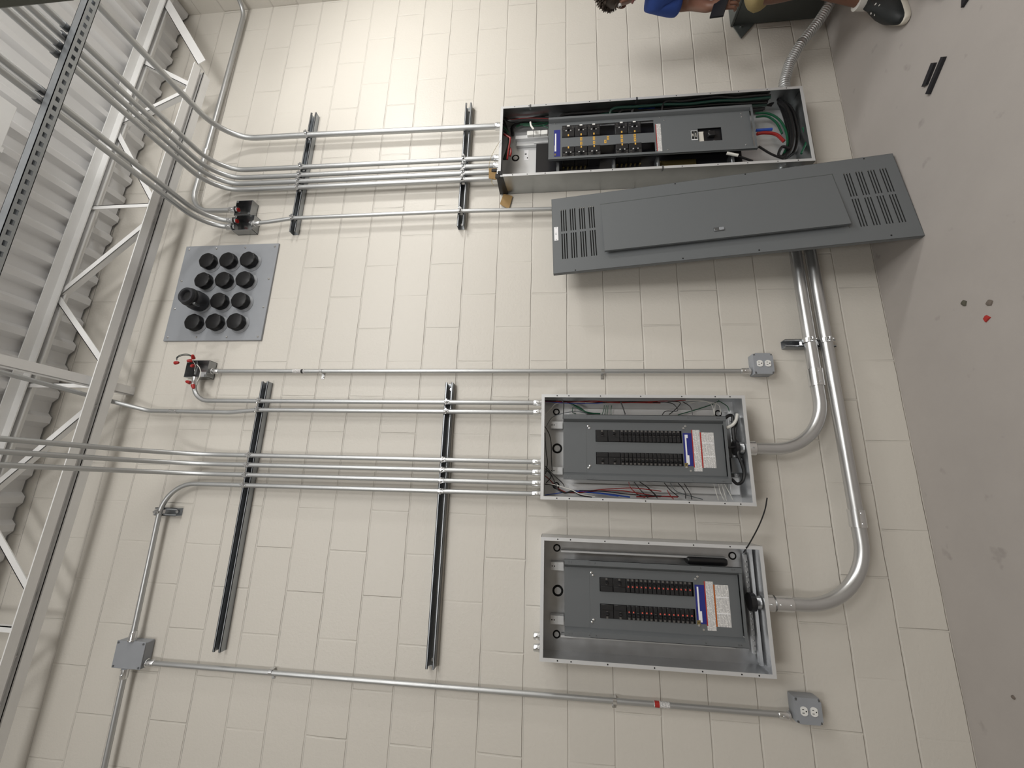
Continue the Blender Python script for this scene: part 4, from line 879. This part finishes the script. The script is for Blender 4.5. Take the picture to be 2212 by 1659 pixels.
# ------------------------------------------------------------------ grey cover leaning beside it
Mc = Matrix(((.995, -.093, -.037), (.096, .992, .087), (.029, -.090, .996)))
cv = bpy.data.objects.new('panel_cover', None); COL.objects.link(cv); cv.empty_display_size = .05
cv.location = (.098, -.308, .0); cv.rotation_euler = Mc.to_euler(); WL[cv.name] = Vector((0, 0, 0))
tag(cv, 'large grey sheet-metal cover with vent slots leaning against the wall', 'panel cover')
W_, H_ = .502, 1.710
k = MB(); tk = .002; us = (.086, .253, .268, .417)
rows = []
for vg in (1.6565, 1.606, 1.555, 1.503, .237, .183, .130, .078):
    for j in range(3): rows.append(vg-.0125*j)
rows = sorted(rows); cur = 0.
sh = .0062
for v in rows:
    k.box((0, 0, cur), (W_, tk, v-sh/2)); k.box((0, 0, v-sh/2), (us[0], tk, v+sh/2)); k.box((us[1], 0, v-sh/2), (us[2], tk, v+sh/2)); k.box((us[3], 0, v-sh/2), (W_, tk, v+sh/2)); cur = v+sh/2
k.box((0, 0, cur), (W_, tk, H_))
for a, b in (((0, 0, 0), (.0016, .019, H_)), ((W_-.0016, 0, 0), (W_, .019, H_)), ((0, 0, 0), (W_, .019, .0016)), ((0, 0, H_-.0016), (W_, .019, H_))): k.box(a, b)
k.build('face_plate', 'grey2', cv)
for part in ([v for v in rows if v > 1], [v for v in rows if v < 1]):      # louvre blades added behind each slot, black in colour to stand for shade
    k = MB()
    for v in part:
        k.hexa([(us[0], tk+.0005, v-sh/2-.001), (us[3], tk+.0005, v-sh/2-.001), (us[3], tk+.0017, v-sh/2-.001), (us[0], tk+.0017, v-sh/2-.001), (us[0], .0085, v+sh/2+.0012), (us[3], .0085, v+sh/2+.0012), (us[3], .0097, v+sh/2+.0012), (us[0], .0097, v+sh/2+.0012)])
    k.build('shade_louvre', 'hole', cv)
# door ajar along its left edge: hinged on the right
k = MB(); k.hexa([(.093, -.024, .290), (.418, -.0015, .290), (.418, -.0002, .290), (.093, -.0225, .290), (.091, -.026, 1.436), (.418, -.0015, 1.436), (.418, -.0002, 1.436), (.091, -.0245, 1.436)])
k.hexa([(.093, -.024, .290), (.0945, -.024, .290), (.0945, -.012, .290), (.093, -.012, .290), (.091, -.026, 1.436), (.0925, -.026, 1.436), (.0925, -.014, 1.436), (.091, -.014, 1.436)])
dr = k.build('door', 'grey2', cv)
k = MB(); k.box((.136, -.0262, .845), (.158, -.0195, .893), .002); k.build('latch', 'dsteel', dr); MB().box((.139, -.0275, .845), (.156, -.025, .868), .001).build('latch_slide', 'vent', dr)
MB().box((.086, -.0006, .285), (.424, .0, .289)).build('door_seam', 'dgrey', cv); MB().box((.4195, -.0006, .285), (.4225, .0, 1.441)).build('door_seam', 'dgrey', cv)
tgp = MB().box((.210, -.002, 1.6765), (.302, 0, 1.6995), .0006).build('name_tag', 'paper', cv)
text_mesh('tag_lettering', 'P1', .013, (.256, -.0024, 1.688), FRONT, 'wgrey', cv)
for u in (.216, .296): MB().cyl((u, -.002, 1.688), (u, -.003, 1.688), .0022, n=8).build('tag_screw', 'dsteel', cv)
for u, v in ((.008, 1.593), (.012, 1.053), (.014, .698), (.02, .13), (.494, 1.035), (.495, .682), (.492, .129)): MB().cyl((u, .0003, v), (u, -.0012, v), .0038, n=8).build('screw_hole', 'hole', cv)

# ------------------------------------------------------------------ pass-through plate with black caps
vp = empty('entry_plate', (.054, 0, 3.435), 'pale grey square wall plate carrying rows of round black caps', 'wall plate')
MB().box((-.273, -.012, 3.435), (.379, .001, 4.080), .002).build('plate', 'vent', vp)
for x in (-.250, -.060, .130, .355):
    for z in (3.458, 4.052): MB().lathe([(0, 0), (.0075, 0), (.0065, .003), (.003, .006), (0, .006)], (x, -.012, z), (0, -1, 0), 8).build('bolt', 'zinc', vp)
for z in (3.66, 3.86):
    for x in (-.250, .355): MB().lathe([(0, 0), (.0075, 0), (.0065, .003), (.003, .006), (0, .006)], (x, -.012, z), (0, -1, 0), 8).build('bolt', 'zinc', vp)
colx = (.245, .110, -.031, -.168); rowz = (3.866, 3.728, 3.590)
proto = None; cn = ('right', 'second-from-right', 'second-from-left', 'left'); rn = ('top', 'middle', 'bottom')
for i, x in enumerate(colx):
    for j, z in enumerate(rowz):
        MB().lathe([(.052, 0), (.0605, 0), (.060, .003), (.056, .006), (.051, .011), (.046, .013)], (x, -.012, z), (0, -1, 0), 28).build('collar', 'vent', vp)
        if (i, j) == (2, 0): continue
        lb = 'round black cap on the grey wall plate, '+cn[i]+' column, '+rn[j]+' row'
        if proto is None:
            proto = empty('round_cap', (x, -.026, z), lb, 'cap', 'black caps on the grey wall plate')
            rg = []
            for r_, h_, amp in ((.001, 0, 0), (.044, 0, 0), (.050, .003, .02), (.0515, .009, .035), (.0515, .030, .035), (.049, .036, .02), (.043, .039, 0), (.001, .0395, 0)):
                rg.append([(x+r_*(1+amp*math.cos(8*an))*math.cos(an), -.024-h_, z+r_*(1+amp*math.cos(8*an))*math.sin(an)) for an in (2*PI*q_/64 for q_ in range(64))])
            MB().rings(rg).build('cap_body', 'cap', proto)
        else: copy_thing(proto, (x, -.026, z), lb, 'black caps on the grey wall plate')
# the one open cable boot
x, z = colx[2], rowz[0]
bt = empty('cable_boot', (x, -.026, z), 'open black rubber cable boot sticking out among the caps', 'cable boot')
a = Vector((.0, -1, .05))
MB().lathe([(.052, -.004), (.057, .0), (.061, .02), (.060, .050), (.055, .070), (.051, .074), (.051, .104), (.048, .112), (.036, .112), (.031, .106), (.031, .05), (0, .05)], (x, -.026, z), a, 32).build('boot', 'rubber', bt)
MB().lathe([(.053, .074), (.0555, .078), (.0555, .090), (.053, .094)], (x, -.026, z), a, 32).build('hose_clamp', 'dark', bt)
k = MB(); k.box((x-.058, -.13, z-.062), (x-.044, -.09, z-.046), .003); k.build('clamp_screw', 'dsteel', bt)
for i, (da, l) in enumerate(((.2, .012), (1.6, .016), (3.1, .010), (4.4, .018))):
    p = Vector((x+.028*math.cos(da), -.10, z+.028*math.sin(da))); MB().box(p-Vector((.012, .002, .006)), p+Vector((.012, .002, .006))).build('flap', 'black', bt)
# ------------------------------------------------------------------ flexible conduit and the grey transformer cabinet
fx = empty('flexible_conduit', (1.18, -.075, .352), 'ribbed flexible metal conduit leaving the tall panelboard low on its right side', 'flexible conduit')
pts = fillet([(1.180, -.075, .352), (1.29, -.075, .350), (1.42, -.092, .312), (1.525, -.12, .25), (1.635, -.15, .158), (1.74, -.185, .088), (1.866, -.20, .080)], .16, 6)
fine = []
for a, b in zip(pts[:-1], pts[1:]):
    n = max(1, int((b-a).length/.0032))
    fine += [a+(b-a)*(i/n) for i in range(n)]
fine.append(pts[-1])
MB().tube(fine, .028, 14, rad=[.0300 if (i//2) % 2 else .0268 for i in range(len(fine))]).build('armor', 'emt', fx)
fitting((1.1785, -.075, .352), (1, 0, 0), .027, fx, L=.05); fitting((1.8645, -.20, .080), (-1, 0, 0), .027, fx, L=.04)
tf = empty('transformer_cabinet', (2.1, -.17, 0), 'dark grey floor cabinet against the wall behind the seated person', 'cabinet')
MB().box((1.865, -.31, .03), (2.36, -.004, .555), .004).build('housing', 'dgrey', tf)
MB().box((1.857, -.318, .555), (2.368, -.002, .572), .003).build('lid', 'dgrey', tf)
k = MB(); k.prism([(1.866, -.008, .560), (1.866, -.008, .425), (1.752, -.008, .518)], (0, .005, 0)); k.build('corner_bracket', 'dgrey', tf)
MB().cyl((1.845, -.008, .51), (1.845, -.014, .51), .007, n=8).build('bolt', 'zinc', tf)
for i in range(7): MB().box((1.93+.055*i, -.312, .12), (1.958+.055*i, -.309, .26)).build('vent_slot', 'hole', tf)
for xx in (1.90, 2.32): MB().box((xx-.03, -.30, 0), (xx+.03, -.02, .03), .002).build('foot', 'dgrey', tf)

# ------------------------------------------------------------------ seated person at the right edge
def skin_mesh(nodes, edges, name, m, parent, sub=2, root=0):
    """nodes: name -> (co, r); grows one continuous surface over the skeleton"""
    ks = list(nodes); ix = {n: i for i, n in enumerate(ks)}
    me = bpy.data.meshes.new(name); me.from_pydata([Vector(nodes[n][0])-WL[parent.name] for n in ks], [(ix[a], ix[b]) for a, b in edges], [])
    o = bpy.data.objects.new(name, me); COL.objects.link(o)
    sk = o.modifiers.new('Skin', 'SKIN'); sk.use_smooth_shade = True
    if not me.skin_vertices: me.attributes.new('x', 'FLOAT', 'POINT') if False else None
    for i, n in enumerate(ks):
        r = nodes[n][1]; r = (r, r) if not isinstance(r, tuple) else r
        sv = me.skin_vertices[0].data[i]; sv.radius = r; sv.use_root = (i == root)
    ss = o.modifiers.new('Sub', 'SUBSURF'); ss.levels = sub; ss.render_levels = sub
    dg = bpy.context.evaluated_depsgraph_get(); dg.update()
    nm = bpy.data.meshes.new_from_object(o.evaluated_get(dg)); bpy.data.objects.remove(o); bpy.data.meshes.remove(me)
    nm.materials.clear(); nm.materials.append(M[m]); nm.name = name
    for p in nm.polygons: p.use_smooth = True
    o = bpy.data.objects.new(name, nm); COL.objects.link(o); o.parent = parent; WL[o.name] = WL[parent.name]
    return o
PO = Vector((1.66, -.58, 0))
pe = empty('person', PO, 'seated person in blue shirt and khaki shorts holding a black phone', 'person')
nd = {'pelvis': ((1.78, -.52, .61), (.13, .11)), 'waist': ((1.745, -.515, .77), (.12, .10)), 'chest': ((1.645, -.505, .99), (.135, .110)), 'neckb': ((1.56, -.50, 1.165), (.07, .07)), 'neck': ((1.555, -.50, 1.225), .052),
 'skull': ((1.515, -.50, 1.315), (.080, .074)), 'crown': ((1.525, -.50, 1.395), (.080, .074)), 'top': ((1.535, -.50, 1.440), .055)}
ed = [('pelvis', 'waist'), ('waist', 'chest'), ('chest', 'neckb'), ('neckb', 'neck'), ('neck', 'skull'), ('skull', 'crown'), ('crown', 'top')]
LIMB = {'L': {'hip': (1.78, -.61, .585), 'knee': (1.42, -.725, .60), 'calf': (1.385, -.715, .36), 'ankle': (1.285, -.625, .115), 'heel': (1.30, -.63, .055), 'toe': (1.115, -.675, .040),
              'sh': (1.60, -.665, 1.13), 'el': (1.60, -.765, .88), 'wr': (1.49, -.70, .72), 'fd': (-.93, -.05, -.25)},
        'R': {'hip': (1.78, -.43, .585), 'knee': (1.485, -.435, .61), 'calf': (1.535, -.430, .36), 'ankle': (1.430, -.400, .115), 'heel': (1.412, -.400, .055), 'toe': (1.23, -.462, .040),
              'sh': (1.555, -.385, 1.14), 'el': (1.595, -.355, .945), 'wr': (1.437, -.428, .885), 'fd': (-.15, -.30, -.94)}}
for s_, L in LIMB.items():
    P_ = lambda n: s_+n
    nd.update({P_('hip'): (L['hip'], .085), P_('knee'): (L['knee'], .060), P_('calf'): (L['calf'], .055), P_('ankle'): (L['ankle'], .036), P_('heel'): (L['heel'], .038), P_('toe'): (L['toe'], (.038, .026)),
      P_('sh'): (L['sh'], .060), P_('el'): (L['el'], .043), P_('wr'): (L['wr'], .028)})
    ed += [('pelvis', P_('hip')), (P_('hip'), P_('knee')), (P_('knee'), P_('calf')), (P_('calf'), P_('ankle')), (P_('ankle'), P_('heel')), (P_('heel'), P_('toe')), ('chest', P_('sh')), (P_('sh'), P_('el')), (P_('el'), P_('wr'))]
    wv = Vector(L['wr']); f = Vector(L['fd']).normalized(); side = f.cross(Vector((0, 0, 1))).normalized(); dn = f.cross(side).normalized()
    if dn.z > 0: dn = -dn
    nd[P_('palm')] = (wv+f*.055, (.034, .018)); nd[P_('kn')] = (wv+f*.088, (.036, .015)); ed += [(P_('wr'), P_('palm')), (P_('palm'), P_('kn'))]
    for k_, (off, ln) in enumerate(((-.030, .068), (-.010, .078), (.010, .073), (.029, .058))):
        a = wv+f*.098+side*off; b = a+f*ln*.45+dn*.012; c = b+f*ln*.18+dn*ln*.38; e = c-f*ln*.18+dn*ln*.18
        for q, (pt, r) in enumerate(((a, .0098), (b, .0090), (c, .0082), (e, .0072))): nd[P_('f%d%d' % (k_, q))] = (pt, r)
        ed += [(P_('kn'), P_('f%d0' % k_))]+[(P_('f%d%d' % (k_, q)), P_('f%d%d' % (k_, q+1))) for q in range(3)]
    th = 1 if s_ == 'L' else -1
    a = wv+f*.040+side*th*.030; b = a+f*.028+side*th*.020+dn*.008; c = b+f*.030+side*th*.004+dn*.014
    for q, (pt, r) in enumerate(((a, .013), (b, .0108), (c, .0088))): nd[P_('t%d' % q)] = (pt, r)
    ed += [(P_('palm'), P_('t0')), (P_('t0'), P_('t1')), (P_('t1'), P_('t2'))]
skin_mesh(nd, ed, 'body', 'skin', pe)
# face (turned toward the left of the room), ears, hair
hd = Vector((1.515, -.50, 1.34))
MB().lathe([(0, 0), (.016, .004), (.012, .022), (.005, .040), (0, .042)], hd+Vector((-.070, 0, -.022)), (-.55, 0, .83), 10).build('nose', 'skin', pe)
for s_ in (-1, 1):
    e_ = MB(); e_.lathe([(0, -.011), (.008, -.008), (.011, 0), (.008, .008), (0, .011)], hd+Vector((-.071, s_*.030, .012)), (-1, 0, 0), 12); eo = e_.build('eye', 'eye', pe)
    MB().lathe([(0, 0), (.0055, 0), (.004, .002), (0, .0026)], hd+Vector((-.0815, s_*.030, .012)), (-1, 0, 0), 10).build('iris', 'hair', eo)
    MB().tube(smooth_path([hd+Vector((-.078, s_*.012, .030)), hd+Vector((-.080, s_*.030, .036)), hd+Vector((-.068, s_*.050, .031))]), .0045, 6).build('eyebrow', 'hair', pe)
    MB().lathe([(0, -.004), (.017, -.004), (.026, 0), (.028, .006), (.020, .009), (0, .006)], hd+Vector((.010, s_*.078, -.005)), (0, s_, 0), 14).build('ear', 'skin', pe)
MB().tube(smooth_path([hd+Vector((-.068, -.024, -.052)), hd+Vector((-.080, 0, -.055)), hd+Vector((-.068, .024, -.052))]), .006, 8).build('mouth', 'lip', pe)
random.seed(3); k = MB()
for i in range(620):     # short tousled tufts over the scalp
    u, v = random.random()*2*PI, random.random(); ph = math.acos(1-v*1.15); dr = Vector((math.sin(ph)*math.cos(u), math.sin(ph)*math.sin(u), math.cos(ph)))
    if dr.x < -.55 and dr.z < .45: continue
    c0 = Vector((1.528, -.50, 1.385)); p = c0+Vector((dr.x*.086, dr.y*.080, dr.z*.088)); j = Vector((random.uniform(-.5, .5), random.uniform(-.5, .5), random.uniform(-.4, .3)))
    q = p+(dr+j).normalized()*random.uniform(.014, .026); k.tube([p-dr*.006, p.lerp(q, .5)+dr*.003, q], .004, 5, rad=[.006, .0045, .0012])
k.lathe([(0, -.010), (.060, -.002), (.084, .03), (.088, .06), (.070, .10), (.030, .125), (0, .128)], (1.531, -.50, 1.332), (.05, 0, 1), 20)
k.build('hair', 'hair', pe)
# clothes
sn = {n: nd[n] for n in ('pelvis', 'waist', 'chest', 'neckb')}
sn['pelvis'] = ((1.78, -.52, .65), (.150, .135)); sn['waist'] = ((1.74, -.515, .80), (.145, .128)); sn['chest'] = ((1.64, -.505, .995), (.155, .135)); sn['neckb'] = ((1.56, -.50, 1.15), (.085, .080))
se = [('pelvis', 'waist'), ('waist', 'chest'), ('chest', 'neckb')]
for s_, L in LIMB.items():
    a, b = Vector(L['sh']), Vector(L['el']); sn[s_+'sh'] = (a, .078); sn[s_+'m'] = (a.lerp(b, .45), .072); sn[s_+'c'] = (a.lerp(b, .72), .074)
    se += [('chest', s_+'sh'), (s_+'sh', s_+'m'), (s_+'m', s_+'c')]
skin_mesh(sn, se, 'shirt', 'shirt', pe)
hn = {'pelvis': ((1.79, -.52, .59), (.150, .128))}; he = []
for s_, L in LIMB.items():
    a, b = Vector(L['hip']), Vector(L['knee']); hn[s_+'a'] = (a, .105); hn[s_+'b'] = (a.lerp(b, .5), .100); hn[s_+'c'] = (a.lerp(b, .92), .104); hn[s_+'d'] = (b+Vector((-.012, 0, -.040)), .104)
    he += [('pelvis', s_+'a'), (s_+'a', s_+'b'), (s_+'b', s_+'c'), (s_+'c', s_+'d')]
skin_mesh(hn, he, 'shorts', 'khaki', pe)
for s_, L in LIMB.items():
    a, t_, c = Vector(L['heel']), Vector(L['toe']), Vector(L['ankle'])
    MB().tube([c+Vector((0, 0, .022)), c+Vector((0, 0, .005)), c-Vector((0, 0, .035))], .045, 14, rad=[.045, .045, .048]).build('sock', 'sock', pe)
    fw = (t_-a); fw.z = 0; fw.normalize(); sd = Vector((0, 0, 1)).cross(fw); base = Vector((a.x, a.y, 0))-fw*.055
    def outline(z, sc, n=28):
        o_ = []
        for i in range(n):
            an = 2*PI*i/n; l = .5-.5*math.cos(an); wd = .045+.014*math.sin(PI*min(1, l*1.15)); x_ = l*.33
            y_ = math.sin(an); y_ = math.copysign(abs(y_)**.75, y_)*wd
            ctr = base+fw*.165; p = base+fw*x_+sd*y_; o_.append(ctr+(p-ctr)*sc+Vector((0, 0, z)))
        return o_
    so = MB().rings([outline(.001, .96), outline(.006, 1.0), outline(.026, 1.0), outline(.030, .97)]).build('shoe_sole', 'sole', pe)
    rg = []
    for z, sc, sh in ((.027, .965, 0), (.045, .95, 0), (.062, .84, -.010), (.078, .66, -.035), (.092, .46, -.062), (.105, .38, -.070)):
        rg.append([p+fw*sh for p in outline(z, sc)])
    MB().rings(rg).build('shoe', 'shoe', pe)
    for i in range(4):
        p = base+fw*(.150+.022*i)+Vector((0, 0, .094-.009*i)); MB().tube([p-sd*.022, p+Vector((0, 0, .006)), p+sd*.022], .003, 6).build('lace', 'sock', pe)
# phone in the hand nearest the wall
L = LIMB['R']; wv = Vector(L['wr']); f = Vector(L['fd']).normalized()
ph = empty('phone', wv+f*.11+Vector((0, 0, -.04)), 'black phone held in the hand of the seated person', 'phone')
c = wv+f*.06+Vector((-.030, -.012, .010)); ax = Vector((-.93, .12, .30)).normalized(); sx = f; nz = ax.cross(sx).normalized(); sx = nz.cross(ax)
k = MB(); q = [c+sx*u*.033+ax*v*.070+nz*w_*.0045 for v in (-1, 1) for u, w_ in ((-1, -1), (1, -1), (1, 1), (-1, 1))]; k.hexa(q); k.build('phone_body', 'black', ph)
# upturned bucket used as the seat
bk = empty('bucket', (1.80, -.52, 0), 'upturned bucket used as a seat under the person', 'bucket')
MB().lathe([(.150, 0), (.152, .012), (.146, .02), (.130, .425), (.126, .442), (0, .442)], (1.80, -.53, 0), (0, 0, 1), 28).build('bucket_body', 'bucket', bk)
MB().lathe([(.148, .03), (.156, .034), (.156, .046), (.147, .05)], (1.80, -.53, 0), (0, 0, 1), 28).build('bucket_rim', 'bucket', bk)

# ------------------------------------------------------------------ litter on the floor
def slab(p, q, w, label, m='strip', h=.012, name='rubber_strip', cat='strip', skew=.0):
    p, q = Vector((*p, .0005)), Vector((*q, .0005)); a = (q-p).normalized(); s_ = Vector((-a.y, a.x, 0))*w/2; e = a*skew
    o = MB().hexa([p-s_, q-s_+e, q+s_-e, p+s_]+[v+Vector((0, 0, h)) for v in (p-s_, q-s_+e, q+s_-e, p+s_)]).build(name, m); return tag(o, label, cat)
slab((.818, -.545), (.762, -.482), .021, 'dark blue-black strip on the floor, nearer the wall of the two side by side', skew=.004)
slab((.795, -.590), (.708, -.487), .017, 'black strip on the floor beside another, the one farther from the wall', h=.014)
slab((.985, -.745), (.915, -.722), .030, 'black strip alone on the floor at the right, by the shoes', skew=.01)
k = MB(); k.hexa([(-.398, -.470, .0005), (-.380, -.463, .0005), (-.370, -.478, .0005), (-.386, -.492, .0005), (-.396, -.471, .007), (-.381, -.466, .006), (-.373, -.478, .008), (-.386, -.488, .006)])
tag(k.build('plastic_scrap', 'red'), 'small red plastic scrap lying on the floor', 'scrap')
def crumb(x, y, r, label, m):
    k = MB(); random.seed(int(abs(x*1000))); n = 9; rr = [r*random.uniform(.7, 1.2) for _ in range(n)]
    k.rings([[(x+rr[i]*s_*math.cos(2*PI*i/n), y+rr[i]*s_*math.sin(2*PI*i/n), z) for i in range(n)] for s_, z in ((1, .0004), (.85, r*.35), (.4, r*.5))])
    tag(k.build('crumb', m), label, 'crumb')
crumb(-.285, -.405, .014, 'dark grey crumb on the floor, nearer the wall than the red scrap', 'crumb')
crumb(-.330, -.500, .013, 'brown crumb on the floor just right of the red scrap, away from the wall', 'crumb2')
crumb(-1.780, -.223, .009, 'lone brown crumb on the floor below the leftmost outlet', 'crumb2')

# ------------------------------------------------------------------ light and camera
CAM_ROWS = ((0.029839, 0.104404, -0.994087), (0.96882, -0.247747, 0.003061), (-0.245962, -0.963183, -0.108541))
CAM_POS = (-1.09458, -2.1944, 1.67716)

def area(name, loc, to, sx, sy, e, col):
    l = bpy.data.lights.new(name, 'AREA'); l.shape = 'RECTANGLE'; l.size = sx; l.size_y = sy; l.energy = e; l.color = col
    o = bpy.data.objects.new(name, l); COL.objects.link(o); o.location = loc
    o.rotation_euler = (Vector(to)-Vector(loc)).to_track_quat('-Z', 'Y').to_euler(); return o
area('lamp_right', (2.25, -1.40, 3.15), (.2, 0, 1.7), .22, .40, 24, (1, .985, .955))
area('lamp_middle', (1.20, -2.60, 3.70), (.1, -.2, 1.4), 1.0, 1.4, 40, (1, .985, .955))
area('lamp_rear', (-2.3, -4.2, 4.05), (-.6, -.5, 1.2), .6, 1.4, 46, (1, .985, .955))
area('fill_back', (.5, -4.6, 4.05), (.2, -.3, .8), 1.0, 1.6, 75, (1, .985, .955))  # added fill that brightens the lower wall, no known fixture
w = bpy.data.worlds.new('World'); SC.world = w; w.use_nodes = True
w.node_tree.nodes['Background'].inputs[0].default_value = (.8, .85, .9, 1); w.node_tree.nodes['Background'].inputs[1].default_value = .05

cam = bpy.data.cameras.new('Camera'); co = bpy.data.objects.new('Camera', cam); COL.objects.link(co)
cam.sensor_fit = 'HORIZONTAL'; cam.sensor_width = 36; cam.lens = 905.6*36/2212; cam.clip_start = .02
RC = Matrix(CAM_ROWS)          # rows: camera right, up, back in room axes (the phone was held sideways)
co.matrix_world = Matrix.Translation(CAM_POS) @ RC.transposed().to_4x4()
SC.camera = co
SC.view_settings.view_transform = 'Standard'; SC.view_settings.look = 'None'; SC.view_settings.gamma = 1; SC.view_settings.use_curve_mapping = False
SC.view_settings.exposure = -.08
